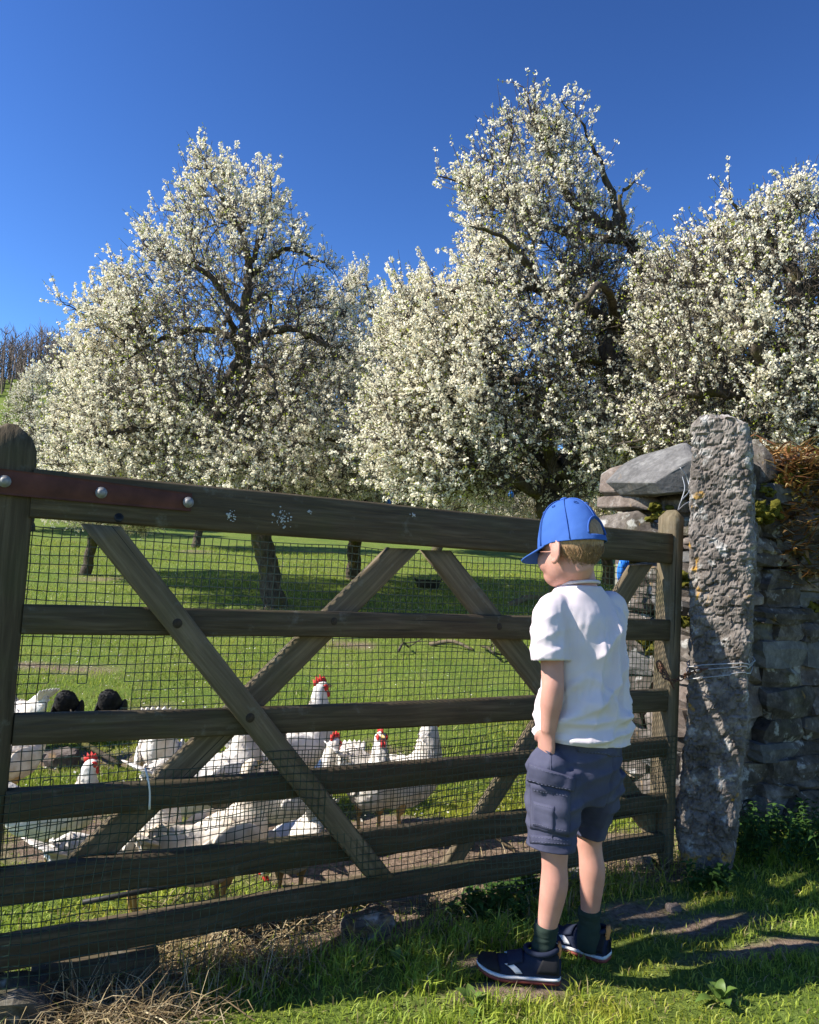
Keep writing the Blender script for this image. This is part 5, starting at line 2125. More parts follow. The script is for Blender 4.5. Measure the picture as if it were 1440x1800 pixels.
tc0, tc1 = P(1026, 1302, 1.965), P(1021, 1030, 1.955)
rows = []
for (v_, u_, hw, hd) in [(1335, 1024, .120, .097), (1302, 1024, .122, .098), (1285, 1025, .124, .100), (1255, 1027, .120, .097), (1215, 1029, .117, .093), (1165, 1029, .116, .089), (1115, 1027, .116, .085), (1085, 1025, .117, .078), (1068, 1023, .112, .070), (1055, 1021, .097, .062), (1044, 1020, .080, .056), (1035, 1019, .064, .052), (1028, 1019, .053, .050)]:
    c_ = P(u_, v_, 1.96)
    rows.append((*c_, hw, hd))
a.add(*loft(rows, 40, 4, tuple(LD), 2.3, fixed=True))


def sleeve(s0, e0, out, L):
    d_ = e0 - s0
    d_ /= np.linalg.norm(d_)
    return loft([(*(s0 - out * .045 + UPV * .0), .036, .040), (*(s0 - out * .008 - UPV * .004), .037, .045), (*(s0 + d_ * L * .35 + out * .006), .039, .048), (*(s0 + d_ * L * .7 + out * .008), .041, .050), (*(s0 + d_ * L + out * .009), .042, .052)], 26, 4, tuple(FD), 2.1)


a.add(*sleeve(shL, elL, LD, .118))
a.add(*sleeve(shR, elR, -LD, .118))
tee = remeshed(a, 't_shirt', .0038, 7, .5)
co, no = get_co(tee), get_no(tee)
q = co - sh_c
lc, fc, zc = q @ LD, q @ FD, q[:, 2]
# folds: long slack creases down the back, pulls from the armholes, rolls above the hem
ang_ = np.arctan2(fc, lc)
f1 = fbm(np.column_stack([lc * 24 + zc * 5, fc * 24, zc * 3.0]), 3, 81)
f2 = fbm(np.column_stack([lc * 10 + zc * 14, fc * 10, zc * 16 - lc * 12]), 3, 83)
f3 = fbm(np.column_stack([lc * 14, fc * 14, zc * 46 + lc * 10]), 2, 85)
low = smooth01(-zc, .20, .30)
slv = smooth01(np.abs(lc), .095, .135)
rid = 1 - np.abs(f1) * 2.6
d_ = .0105 * np.clip(rid, -.3, 1) * (1 - .5 * low) + .0145 * f2 + .009 * f3 * low + .010 * fbm(co * np.array([34, 34, 22]), 3, 88) * slv - .004
# long folds hanging from the shoulder blades, crossing pulls, rolls of slack above the hem
def ridged(ph, sharp=1.6):
    fr_ = np.abs((ph % 1.0) * 2 - 1)
    return fr_ ** sharp


wv = fbm(np.column_stack([lc * 5, fc * 5, zc * 4]), 2, 181)
mk1 = np.clip(fbm(np.column_stack([lc * 9, fc * 9, zc * 5]), 2, 182) * 1.6 + .45, 0, 1)
mk2 = np.clip(fbm(np.column_stack([lc * 6, fc * 6, zc * 8]), 2, 183) * 1.6 + .30, 0, 1)
d_ = d_ * .42
d_ += .0165 * mk1 * (ridged((lc + .16 * zc + .030 * wv) / .056, 2.2) - .3) * (1 - .7 * low) * (1 - slv)
d_ += .0140 * mk2 * (ridged((zc * .8 + .62 * lc + .035 * wv) / .080, 2.2) - .3) * (1 - slv)
d_ += .0085 * smooth01(-lc, -.01, .05) * (fc < 0) * (ridged((lc + .10 * zc + .012 * wv) / .043, 2.4) - .3) * (1 - low) * (1 - slv) * smooth01(-zc, .0, .06)
d_ += .0120 * (ridged((zc + .12 * lc + .022 * wv) / .044, 2.0) - .35) * smooth01(-zc, .23, .29) * np.clip(mk1 + .3, 0, 1)
d_ += .0105 * (ridged((zc * .75 + fc * .6 + .015 * wv) / .036, 2.0) - .35) * slv * np.clip(mk2 + .35, 0, 1)
d_ += .007 * np.exp(-((zc + .265 + .04 * np.sin(ang_ * 2 + 1)) / .018) ** 2) + .005 * np.exp(-((zc + .222 + .05 * np.sin(ang_ * 2 + .4)) / .012) ** 2)
d_ *= smooth01(-zc, -.03, .06)
hemz = P(1024, 1298, 1.965)[2] - sh_c[2]
d_ = np.where(zc < hemz + .010, np.clip(d_, -.006, .006), d_)
set_co(tee, co + no * d_[:, None])
def cut_open(me, planes):
    """trim a garment at its hems: planes = (point, outward normal, centre, reach)"""
    bmc = bmesh.new()
    bmc.from_mesh(me)
    for (p0_, n0_, c0_, rad_) in planes:
        c0v = Vector(c0_)
        fs_ = [f_ for f_ in bmc.faces if (f_.calc_center_median() - c0v).length < rad_]
        gs = set(fs_)
        for f_ in fs_:
            gs.update(f_.edges)
            gs.update(f_.verts)
        bmesh.ops.bisect_plane(bmc, geom=list(gs), dist=1e-5, plane_co=Vector(p0_), plane_no=Vector(n0_), clear_outer=True)
    bmc.to_mesh(me)
    bmc.free()
    me.polygons.foreach_set('use_smooth', np.ones(len(me.polygons), dtype=bool))


def open_end(me, p0_, d_, rad_):
    bmc = bmesh.new()
    bmc.from_mesh(me)
    p0v, dv = Vector(p0_), Vector(d_).normalized()
    dead = [f_ for f_ in bmc.faces if (f_.calc_center_median() - p0v).length < rad_ and f_.normal.dot(dv) > .55 and (f_.calc_center_median() - p0v).dot(dv) > -.014]
    bmesh.ops.delete(bmc, geom=dead, context='FACES')
    for v_ in bmc.verts:
        if v_.is_boundary and (v_.co - p0v).length < rad_ * 1.2:
            v_.co -= dv * (v_.co - p0v).dot(dv)
    bmc.to_mesh(me)
    bmc.free()
    me.polygons.foreach_set('use_smooth', np.ones(len(me.polygons), dtype=bool))


cut_open(tee, [(P(1024, 1300, 1.965), UPV * -1 + .06 * LD, P(1024, 1330, 1.965), .18)])
for s0_, e0_, o_ in ((shL, elL, LD), (shR, elR, -LD)):
    dd_ = (e0_ - s0_) / np.linalg.norm(e0_ - s0_)
    open_end(tee, s0_ + dd_ * .118 + o_ * .009, dd_, .066)
to = bl('t_shirt', tee, TEE_M)
md = to.modifiers.new('thick', 'SOLIDIFY')
md.thickness = .0028
md.offset = -1
# neckband and sleeve hems, stitched rings standing proud
def ring_on(me_co, c, n_, r_, name, mat, par, rad=.0022, inset=0.0):
    n_ = n_ / np.linalg.norm(n_)
    dd = (me_co - c) @ n_
    sl = me_co[np.abs(dd) < .005]
    t1 = np.cross(n_, np.array([.3, .5, .8]))
    t1 /= np.linalg.norm(t1)
    t2 = np.cross(n_, t1)
    c0 = sl.mean(0)
    out = []
    for k in range(41):
        th = 2 * math.pi * k / 40
        w_ = t1 * math.cos(th) + t2 * math.sin(th)
        pr2 = (sl - c0) @ w_
        m_ = sl[np.argmax(pr2 - .6 * np.abs((sl - c0) @ np.cross(n_, w_)))]
        out.append((*(m_ + w_ * inset), rad))
    return out


wco = get_co(tee) + BO
nbk = []
for k in range(37):
    th = 2 * math.pi * k / 36
    nbk.append((*(P(1018, 1027, 1.955) + LD * .0490 * math.cos(th) + FD * .0465 * math.sin(th) + UPV * (.001 - .008 * math.sin(th))), .0042))
bl('collar', Acc().add(*limb(nbk, 8, 1)), TEE_M, to)

# ---- shorts
a = Acc()
wc = P(1024, 1300, 1.965)
a.add(*loft([(*P(1025, 1275, 1.965), .108, .088), (*P(1024, 1300, 1.965), .112, .090), (*P(1019, 1340, 1.965), .112, .094), (*P(1014, 1380, 1.965), .104, .092), (*P(1014, 1405, 1.965), .10, .085)], 36, 4, tuple(LD), 2.2, fixed=True))
hemL, hemR = P(969, 1488, 1.892), P(1032, 1462, 2.03)
a.add(*loft([(*(hpL + UPV * .02), .056, .078), (*(hpL * .6 + hemL * .4), .057, .076), (*(hpL * .25 + hemL * .75), .056, .068), (*hemL, .055, .064), (*(hemL + (hemL - hpL) * .2), .055, .063)], 28, 5, tuple(LD), 2.2))
a.add(*loft([(*(hpR + UPV * .02), .050, .074), (*(hpR * .6 + hemR * .4), .050, .068), (*(hpR * .25 + hemR * .75), .047, .056), (*hemR, .046, .054), (*(hemR + (hemR - hpR) * .2), .046, .053)], 28, 5, tuple(LD), 2.2))
a.add(*ellipsoid(P(962, 1352, 1.885), np.array([FD * .058, LD * .044, UPV * .060]), 18, 12))
sho = remeshed(a, 'shorts', .0042, 8, .5)
co, no = get_co(sho), get_no(sho)
q = co - hipc
lc, fc, zc = q @ LD, q @ FD, q[:, 2]
g1 = fbm(np.column_stack([lc * 12 + zc * 7, fc * 12, zc * 22]), 3, 91)
g2 = fbm(np.column_stack([lc * 30, fc * 30, zc * 30]), 3, 92)
g3 = fbm(np.column_stack([lc * 14, fc * 14, zc * 70]), 2, 93)
d_ = -.003 + .0045 * g1 + .0022 * g2 + .0016 * g3
wv = fbm(np.column_stack([lc * 6, fc * 6, zc * 6]), 2, 191)
mk1 = np.clip(fbm(np.column_stack([lc * 8, fc * 8, zc * 9]), 2, 192) * 1.7 + .40, 0, 1)
d_ += .0085 * mk1 * (ridged((zc + .35 * lc + .03 * wv) / .050) - .35)
d_ += .0060 * (1 - mk1) * (ridged((lc * .8 + fc * .5 + .30 * zc + .02 * wv) / .055) - .35)
# seams pressed into the cloth at seat and inner legs
seat = np.exp(-((lc + .005) / .006) ** 2) * (fc < 0) * smooth01(-zc, -.06, .0) * .004
set_co(sho, co + no * (d_ - seat)[:, None])
cut_open(sho, [(hemL, hemL - hpL + UPV * -.03, hemL + UPV * -.03, .13), (hemR, hemR - hpR + UPV * -.02, hemR + UPV * -.03, .10)])
sho_o = bl('shorts', sho, SHORT_M)
md = sho_o.modifiers.new('thick', 'SOLIDIFY')
md.thickness = .003
md.offset = -1
dgp = bpy.context.evaluated_depsgraph_get()
sv = get_co(sho) + BO
polys = [list(p.vertices) for p in sho.polygons]
bvh_s = BVHTree.FromPolygons([Vector(x) for x in sv], polys)


def cast(bvh, u, v):
    r = ray(u, v)
    h = bvh.ray_cast(Vector(CAM), Vector(r / np.linalg.norm(r)), 6.0)
    return (np.array(h[0]), np.array(h[1])) if h[0] is not None else (None, None)


def patch(name, quad, off, mat, parent, bvh=bvh_s, n=14, m=10, stitch=True, ripple=.0012):
    """a piece of cloth lying on the garment: quad = its corners as photographed (tl, tr, br, bl)"""
    tl, tr, br, bl_ = [np.array(c, float) for c in quad]
    Vq = np.full((m + 1, n + 1, 3), np.nan)
    Nn = np.zeros((m + 1, n + 1, 3))
    for j in range(m + 1):
        for i in range(n + 1):
            uv = (tl * (1 - i / n) + tr * (i / n)) * (1 - j / m) + (bl_ * (1 - i / n) + br * (i / n)) * (j / m)
            h, nn = cast(bvh, *uv)
            if h is not None:
                Vq[j, i] = h
                Nn[j, i] = nn
    bad = np.isnan(Vq[..., 0])
    if bad.all():
        return None
    for j in range(m + 1):
        for i in range(n + 1):
            if bad[j, i]:
                g = np.argwhere(~bad)
                k = g[np.argmin(((g - [j, i]) ** 2).sum(1))]
                Vq[j, i], Nn[j, i] = Vq[k[0], k[1]], Nn[k[0], k[1]]
    e = np.ones((m + 1, n + 1)) * off
    e[0], e[-1], e[:, 0], e[:, -1] = [off * .55] * 4
    top = Vq + Nn * e[..., None] + Nn * (ripple * fbm(Vq.reshape(-1, 3) * 55, 2, 95)).reshape(m + 1, n + 1)[..., None]
    bot = Vq - Nn * .003
    V = np.concatenate([top.reshape(-1, 3), bot.reshape(-1, 3)])
    K = (m + 1) * (n + 1)
    ix = np.arange(K).reshape(m + 1, n + 1)
    F = [[ix[j, i], ix[j + 1, i], ix[j + 1, i + 1], ix[j, i + 1]] for j in range(m) for i in range(n)]
    edge = [ix[0, i] for i in range(n + 1)] + [ix[j, n] for j in range(1, m + 1)] + [ix[m, i] for i in range(n - 1, -1, -1)] + [ix[j, 0] for j in range(m - 1, 0, -1)]
    for k in range(len(edge)):
        a_, b_ = edge[k], edge[(k + 1) % len(edge)]
        F.append([a_, b_, b_ + K, a_ + K])
    me = new_mesh(name, V, np.array(F), True)
    o = bl(name, me, mat, parent)
    if stitch:
        st = []
        for j, i0, i1 in ((m - 1, 1, n - 1), (1, 1, n - 1)):
            for i in range(i0, i1):
                p_ = top[j, i] * .75 + top[j, i + 1] * .25 + Nn[j, i] * .0006
                p2 = top[j, i] * .25 + top[j, i + 1] * .75 + Nn[j, i] * .0006
                st.append((np.array([p_, p2]), .0006))
        V, F = tubes(st, 4)
        bl('stitching', new_mesh('stitching', V, F), STITCH_M, o)
    return o


patch('cargo_pocket', ((934, 1376), (1003, 1392), (1000, 1470), (933, 1456)), .0045, SHORT_M, sho_o)
patch('pocket_flap', ((931, 1342), (1011, 1367), (1008, 1391), (929, 1373)), .0085, SHORT_M, sho_o)
patch('phone_pocket', ((940, 1408), (977, 1418), (974, 1462), (939, 1452)), .0085, SHORT_M, sho_o)
patch('back_pocket_flap', ((1012, 1306), (1096, 1312), (1094, 1331), (1014, 1321)), .005, SHORT_M, sho_o)
patch('hem_band', ((931, 1467), (1004, 1474), (1004, 1487), (932, 1483)), .0025, SHORT_M, sho_o, m=4)
# slanted front pocket edge where the hand goes in
for (u0, v0, u1, v1) in [(944, 1306, 968, 1326)]:
    pts = []
    for t_ in np.linspace(0, 1, 9):
        h, nn = cast(bvh_s, u0 + (u1 - u0) * t_, v0 + (v1 - v0) * t_)
        if h is not None:
            pts.append((*(h + nn * .002), .0028))
    if len(pts) > 2:
        bl('pocket_edge', Acc().add(*limb(pts, 6, 1)), SHORT_M, sho_o)
pts = []
for t_ in np.linspace(0, 1, 16):
    h, nn = cast(bvh_s, 968 + 3 * t_, 1328 + 150 * t_)
    if h is not None:
        pts.append((*(h + nn * .0004), .0012))
if len(pts) > 2:
    bl('side_seam', Acc().add(*limb(pts, 5, 1)), SHORT_M, sho_o)

# ---- socks
for (k0, n0, top_) in ((knL, anL, .19), (knR, anR, .19)):
    d_ = n0 - k0
    rows = []
    for t_, r_ in ((.77, .0275), (.80, .0292), (.84, .0285), (.88, .028), (.93, .0275), (1.0, .029), (1.10, .031), (1.22, .031)):
        rows.append((*(k0 + d_ * t_), r_))
    v, f = limb(rows, 24, 5)
    v = v + .0022 * np.column_stack([fbm(v * np.array([30, 30, 130]), 2, 3), fbm(v * np.array([30, 30, 130]), 2, 4), 0 * v[:, 0]])
    bl('sock', Acc().add(v, f), SOCK_M)


# ---- shoes
def shoe(heel, toe, ankle, outer):
    """heel and toe on the ground; outer: +1 when the outer side is to the left of heel->toe"""
    d_ = toe - heel
    d_[2] = 0
    L = np.linalg.norm(d_)
    d_ /= L
    s_ = np.array([-d_[1], d_[0], 0]) * outer
    z0 = max(gz(*heel[:2]), gz(*toe[:2])) + .002
    o = Acc()
    prof = np.array([(0, .016), (.02, .027), (.08, .0305), (.2, .031), (.35, .0300), (.5, .031), (.62, .0355), (.75, .0375), (.86, .034), (.94, .025), (.985, .014), (1.0, .004)])
    ts = np.linspace(0, 1, 40)
    hw = np.interp(ts, prof[:, 0], prof[:, 1])
    toe_up = .013 * np.clip((ts - .55) / .45, 0, 1) ** 2

    def slab(zb, zt, grow, name, mat):
        V, F = [], []
        n = len(ts)
        for i, t_ in enumerate(ts):
            c_ = heel + d_ * (L * (t_ * 1.0))
            w_ = hw[i] + grow
            cs = s_ * (.006 * math.sin(t_ * math.pi) * 1)
            for (sg, zz, gr) in ((-1, zb, -.003), (-1, (zb + zt) / 2, .0015), (-1, zt, 0), (1, zt, 0), (1, (zb + zt) / 2, .0015), (1, zb, -.003)):
                q = c_ + cs + s_ * sg * (w_ + gr)
                V.append((q[0], q[1], z0 + zz + toe_up[i]))
        for i in range(n - 1):
            for k in range(6):
                F.append([i * 6 + k, i * 6 + (k + 1) % 6, (i + 1) * 6 + (k + 1) % 6, (i + 1) * 6 + k])
        F.append([0, 1, 2, 3, 4, 5][::-1])
        F.append([(n - 1) * 6 + k for k in range(6)])
        return bl(name, new_mesh(name, np.array(V), F), mat, root)

    # upper
    rows = []
    hts = np.array([(0, .050), (.06, .066), (.16, .070), (.30, .068), (.42, .062), (.55, .052), (.68, .043), (.80, .036), (.90, .030), (.97, .022), (1.0, .012)])
    V, F = [], []
    n, m = len(ts), 15
    for i, t_ in enumerate(ts):
        h = np.interp(t_, hts[:, 0], hts[:, 1])
        c_ = heel + d_ * (L * t_) + s_ * (.006 * math.sin(t_ * math.pi))
        for k in range(m):
            an = math.pi * k / (m - 1)
            x = math.cos(an)
            x = math.copysign(abs(x) ** .75, x) * (hw[i] - .001) * (1 - .30 * math.sin(an) ** 3 * smooth01(np.array(1 - t_), .3, .6))
            zz = .018 + (h - .018) * math.sin(an) ** .75
            q = c_ + s_ * x
            V.append((q[0], q[1], z0 + zz + toe_up[i]))
    for i in range(n - 1):
        for k in range(m - 1):
            F.append([i * m + k, i * m + k + 1, (i + 1) * m + k + 1, (i + 1) * m + k])
    F.append([k for k in range(m)])
    F.append([(n - 1) * m + k for k in range(m)][::-1])
    me = new_mesh('shoe', np.array(V), F, True)
    co = get_co(me)
    co += .0012 * np.column_stack([fbm(co * 60, 2, 1), fbm(co * 60, 2, 2), fbm(co * 60, 2, 3)])
    set_co(me, co)
    root = bl('shoe', me, SHOE_M)
    Va = np.array(V)
    slab(.0, .009, .001, 'outsole', SOLE_R)
    slab(.0092, .0165, .0022, 'midsole', SOLE_W)
    cc = heel + d_ * L * .27
    # padded collar round the sock, heel patch, heel tab, strap and tongue
    ring = []
    for k in range(25):
        th = 2 * math.pi * k / 24
        q = heel + d_ * L * (.235 + .19 * math.cos(th)) + s_ * .029 * math.sin(th)
        ring.append((q[0], q[1], z0 + .066 + .012 * (-math.cos(th)) * .3 + .004 * math.cos(th) ** 2, .0062))
    bl('collar', Acc().add(*limb(ring, 8, 1)), SHOE_M, root)

    def strip(name, t0, t1, a0, a1, th, mat, nn=8, mm=8):
        """overlay following the upper between stations t0..t1 (each end at its own) and angles a0..a1"""
        VV = []
        for j in range(mm + 1):
            an = a0 + (a1 - a0) * j / mm
            for i in range(nn + 1):
                tA, tB = t0 if not isinstance(t0, tuple) else t0[0] + (t0[1] - t0[0]) * j / mm, t1 if not isinstance(t1, tuple) else t1[0] + (t1[1] - t1[0]) * j / mm
                t_ = tA + (tB - tA) * i / nn
                h = np.interp(t_, hts[:, 0], hts[:, 1]) + th
                w_ = np.interp(t_, prof[:, 0], prof[:, 1]) + th
                c_ = heel + d_ * (L * t_) + s_ * (.006 * math.sin(t_ * math.pi))
                x = math.cos(an)
                x = math.copysign(abs(x) ** .75, x) * w_ * (1 - .30 * math.sin(an) ** 3 * float(smooth01(np.array(1 - t_), .3, .6)))
                q = c_ + s_ * x
                VV.append((q[0], q[1], z0 + .018 + (h - .018) * math.sin(an) ** .75 + .013 * max(0, (t_ - .55) / .45) ** 2))
        FF = [[j * (nn + 1) + i, j * (nn + 1) + i + 1, (j + 1) * (nn + 1) + i + 1, (j + 1) * (nn + 1) + i] for j in range(mm) for i in range(nn)]
        o_ = bl(name, new_mesh(name, np.array(VV), np.array(FF), True), mat, root)
        md = o_.modifiers.new('thick', 'SOLIDIFY')
        md.thickness = .0025
        md.offset = 0
        return o_

    strip('heel_patch', .03, (.30, .16), .08, 1.25, .0018, SHOE_B)
    strip('heel_patch', .03, (.30, .16), math.pi - .08, math.pi - 1.25, .0018, SHOE_B)
    strip('side_stripe', (.46, .60), (.54, .67), .08, .80, .0022, STRIPE_W)
    strip('side_stripe', (.46, .60), (.54, .67), math.pi - .08, math.pi - .80, .0022, STRIPE_W)
    strip('toe_cap', (.72, .80), .985, .1, math.pi - .1, .0016, SHOE_B, mm=14)
    strip('fastening_strap', .46, .64, .62, math.pi - .62, .0045, SHOE_M)
    hb = heel + d_ * L * .035
    bl('heel_tab', Acc().add(*loft([(hb[0], hb[1], z0 + .050, .011, .005), (hb[0] - d_[0] * .003, hb[1] - d_[1] * .003, z0 + .072, .012, .0055), (hb[0] - d_[0] * .002, hb[1] - d_[1] * .002, z0 + .086, .009, .004)], 10, 3, tuple(s_))), TAB_O, root)
    return root


hL = P(984, 1737, 1.885)
tL = P(838, 1722, 1.905)
hL[2] = tL[2] = 0
dl = (tL - hL)
dl = dl / np.linalg.norm(dl)
tL = hL + dl * .198
shoe(hL, tL, anL, 1)
hR = P(1070, 1692, 2.02)
tR = hR + np.array([-.80, .60, 0]) * .192
hR[2] = tR[2] = 0
shoe(hR, tR, anR, 1)


# ================================================================== THINGS LYING ABOUT
def lie(o, u, v, dz=0.0):
    q = ground_hit(u, v)
    o.location = (q[0], q[1], q[2] + dz)
    return o


def stone_at(label, u, v, size, seed, mat, rz=0.0, sink=.3, group=None, name='rock'):
    me = rock_mesh(name, seed, 4, .22, (1, 1, 1), True, .55)
    me.materials.append(mat)
    o = bpy.data.objects.new(name, me)
    COL.objects.link(o)
    o.scale = size
    o.rotation_euler = (0, 0, rz)
    lie(o, u, v, size[2] * (.5 - sink))
    return tag(o, label, 'rock', group)


stone_at('broken grey stone lying in the grass below the middle of the gate', 645, 1640, (.13, .08, .06), 201, STONE, .5, .15)
stone_at('darker stone behind the broken grey one, under the bottom rail', 578, 1612, (.11, .09, .07), 202, STONE, 1.2, .2)
stone_at('flat pale stone under the gate, left of the boy', 700, 1592, (.16, .09, .05), 203, STONE_RED, .2, .3)
stone_at('rounded brown stone in the turf between the boy and the latch stile', 1122, 1525, (.085, .07, .065), 204, STONE_RED, .4, .25)
stone_at('pale flat stone behind the boy\'s calf', 1003, 1548, (.10, .07, .045), 205, STONE, .9, .3)
stone_at('lichened stone under the gate, nearest the straw', 430, 1650, (.17, .07, .06), 206, STONE, .55, .3)
stone_at('brown stone lying in the yard between two black hens\' shadows and the fourth rail', 108, 1345, (.13, .10, .08), 207, STONE_RED, .3, .25)
stone_at('small stone beside the brown stone in the yard', 82, 1338, (.06, .05, .05), 208, STONE, .3, .25)
stone_at('small white stone on the bare path right of the boy', 1183, 1600, (.04, .03, .025), 209, STONE_RED, .3, .3)
stone_at('dark boulder at the foot of the hanging stile', 12, 1800, (.16, .12, .10), 210, STONE, .3, .25)
# timber beam lying below the gate
q = gate_tz(40, 1735, -.12)
bm_a, bm_b = ground_hit(52, 1772), ground_hit(276, 1740)
dirb = bm_b - bm_a
Lb = np.linalg.norm(dirb[:2])
o = plank('timber_beam', (0, 0), (Lb, 0), .075, .07, 0, .06, mat=WOOD, parent=None, seed=77)
o.matrix_world = Matrix.Translation((bm_a[0], bm_a[1], bm_a[2] + .03)) @ Matrix.Rotation(math.atan2(dirb[1], dirb[0]), 4, 'Z')
tag(o, 'dark timber baulk lying in the grass along the foot of the gate', 'timber')
# rubber feed trough on the slope
tr_ = ground_hit(752, 1036)
a = Acc()
v, f = loft([(0, 0, .0, .13, .10), (0, 0, .04, .165, .13), (0, 0, .13, .185, .15), (0, 0, .135, .19, .155), (0, 0, .135, .175, .14), (0, 0, .12, .17, .135), (0, 0, .03, .13, .10)], 24, 2, (1, 0, 0), 2.6, fixed=True)
tro = link('feed_trough', Acc().add(v, f).mesh('feed_trough', True), BLACK_RUBBER)
tro.location = tr_
tag(tro, 'black rubber feed trough with two handles on the grass between the braces', 'trough')
for s_ in (-1, 1):
    v, f = limb([(s_ * .18, -.05, .12, .010), (s_ * .20, -.04, .16, .010), (s_ * .20, .04, .16, .010), (s_ * .18, .05, .12, .010)], 8, 3)
    link('handle', Acc().add(v, f).mesh('handle', True), BLACK_RUBBER, tro)


# fallen branches and poles on the grass, and one stick in place of a shadow
def stick(label, pts_px, r, name='fallen_branch', twigs_=3, seed=0, mat=None, lift=.03):
    rs = random.Random(seed)
    pts = []
    for k, (u, v) in enumerate(pts_px):
        q = ground_hit(u, v)
        pts.append((q[0], q[1], q[2] + lift + (.05 if 0 < k < len(pts_px) - 1 else 0), r * (1 - .6 * k / len(pts_px))))
    root = np.array(pts[0][:3])
    a = Acc().add(*limb([(*(np.array(p[:3]) - root), p[3]) for p in pts], 7, 4))
    for k in range(twigs_):
        p_ = np.array(pts[1 + k % (len(pts) - 1)][:3]) - root
        d_ = np.array([rs.gauss(0, .12), rs.gauss(0, .12), rs.uniform(.03, .16)])
        a.add(*limb([(*p_, r * .5), (*(p_ + d_ * .5 + np.array([.01, 0, .01])), r * .38), (*(p_ + d_), r * .2)], 6, 3))
    o = link(name, a.mesh(name, True), mat or BARK)
    o.location = root
    return tag(o, label, 'branch' if name == 'fallen_branch' else 'log')


stick('dark forked fallen branch on the grass left of the boy\'s sleeve', [(848, 1142), (858, 1156), (868, 1166), (893, 1158)], .014, twigs_=4, seed=1)
stick('small dark twig on the grass below the trough', [(700, 1152), (708, 1148), (718, 1144)], .012, twigs_=3, seed=2)
stick('pale rail lying on the grass behind the second rail of the gate', [(755, 1136), (795, 1140), (832, 1145)], .022, 'fallen_log', 0, 3, WOOD_PALE, .01)
stick('long grey log on the shaded grass left of the boy\'s chin', [(898, 1066), (930, 1060), (965, 1056)], .045, 'fallen_log', 0, 4, WOOD_PALE, .02)
stick('pale stick on the bare yard behind the lower rails', [(800, 1480), (850, 1492), (905, 1500)], .012, 'fallen_log', 1, 6, WOOD_PALE, .01)
stick('dark stick standing in for a long hen shadow in the yard near the two black hens', [(65, 1312), (120, 1324), (210, 1352)], .018, 'fallen_branch', 1, 7, BARK, .02)  # no real branch: dark shape laid where a hen's long shadow falls

# blue tubs far up the orchard, hung in the branches
for k, (u, v, d, lab) in enumerate([(541, 873, 9.6, 'bright blue tag hanging low in the blossom left of the middle'), (681, 884, 10.5, 'small blue tag hanging low between the two big trees'), (898, 870, 8.6, 'small blue tag among bare twigs left of the cap')]):
    c_ = P(u, v, d)
    r_ = (.052, .045, .032)[k]
    v_, f_ = loft([(0, 0, -r_ * 1.3, r_ * .7, r_ * .7), (0, 0, -r_ * .4, r_, r_), (0, 0, r_ * .9, r_ * .95, r_ * .95), (0, 0, r_ * 1.2, r_ * .4, r_ * .4), (0, 0, r_ * 1.6, .006, .006), (0, 0, r_ * 4, .004, .004)], 12, 3, (1, 0, 0))
    o = link('feeder_bottle', Acc().add(v_, f_).mesh('feeder_bottle', True), BLUE_PLASTIC)
    o.location = c_
    tag(o, lab.replace('tag', 'plastic bottle'), 'bottle', 'blue bottles hung in the trees')

# ================================================================== GRASS AND WEEDS
def blades(x, y, h, w, rg, cols, lean=.5, two=True):
    n = len(x)
    z = ground_z(x, y)
    base = np.column_stack([x, y, z - .004])
    az = rg.uniform(0, 2 * math.pi, n)
    ln = np.abs(rg.normal(0, lean, n))
    d = np.column_stack([np.cos(az) * np.sin(ln), np.sin(az) * np.sin(ln), np.cos(ln)])
    sa = rg.uniform(0, 2 * math.pi, n)
    s = np.column_stack([np.cos(sa), np.sin(sa), 0 * sa]) * w[:, None]
    out = np.column_stack([np.cos(az), np.sin(az), 0 * az])
    if two:
        m_ = base + d * (h * .55)[:, None]
        t = base + d * (h * .9)[:, None] + out * (h * rg.uniform(.1, .55, n))[:, None] - np.array([0, 0, 1]) * (h * rg.uniform(0, .25, n))[:, None]
        V = np.stack([base - s, base + s, m_ + s * .75, m_ - s * .75, t], 1).reshape(-1, 3)
        b = np.arange(n)[:, None] * 5
        F = [np.concatenate([b, b + 1, b + 2, b + 3], 1), np.concatenate([b + 3, b + 2, b + 4], 1)]
        k = 5
    else:
        t = base + d * h[:, None]
        V = np.stack([base - s, base + s, t], 1).reshape(-1, 3)
        b = np.arange(n)[:, None] * 3
        F = [np.concatenate([b, b + 1, b + 2], 1)]
        k = 3
    return V, F, np.repeat(cols, k, 0)


def grass_cols(n, rg, straw, x, y):
    g = rg.uniform(0, 1, (n, 1))
    c = np.array([.135, .215, .018]) * (1 - g) + np.array([.370, .430, .060]) * g
    p = np.column_stack([x, y, 0 * x])
    t = np.clip(.5 + fbm(p * 1.3, 3, 61) * .9, 0, 1)[:, None]
    c = c * (.8 + .35 * t) * np.array([1.0, 1.0, 1.0])
    c[:, 0] *= 1 + .35 * np.clip(fbm(p * 2.7, 3, 63), 0, 1)
    k = rg.random(n) < straw
    c[k] = np.array([.34, .27, .13]) * rg.uniform(.6, 1.2, (int(k.sum()), 1))
    return c


rg = np.random.default_rng(42)


def in_view(x, y, marg=.12):
    return (np.abs(x) < (y + .25) * (.52 + marg)) & (y > .9)


parts_ = []
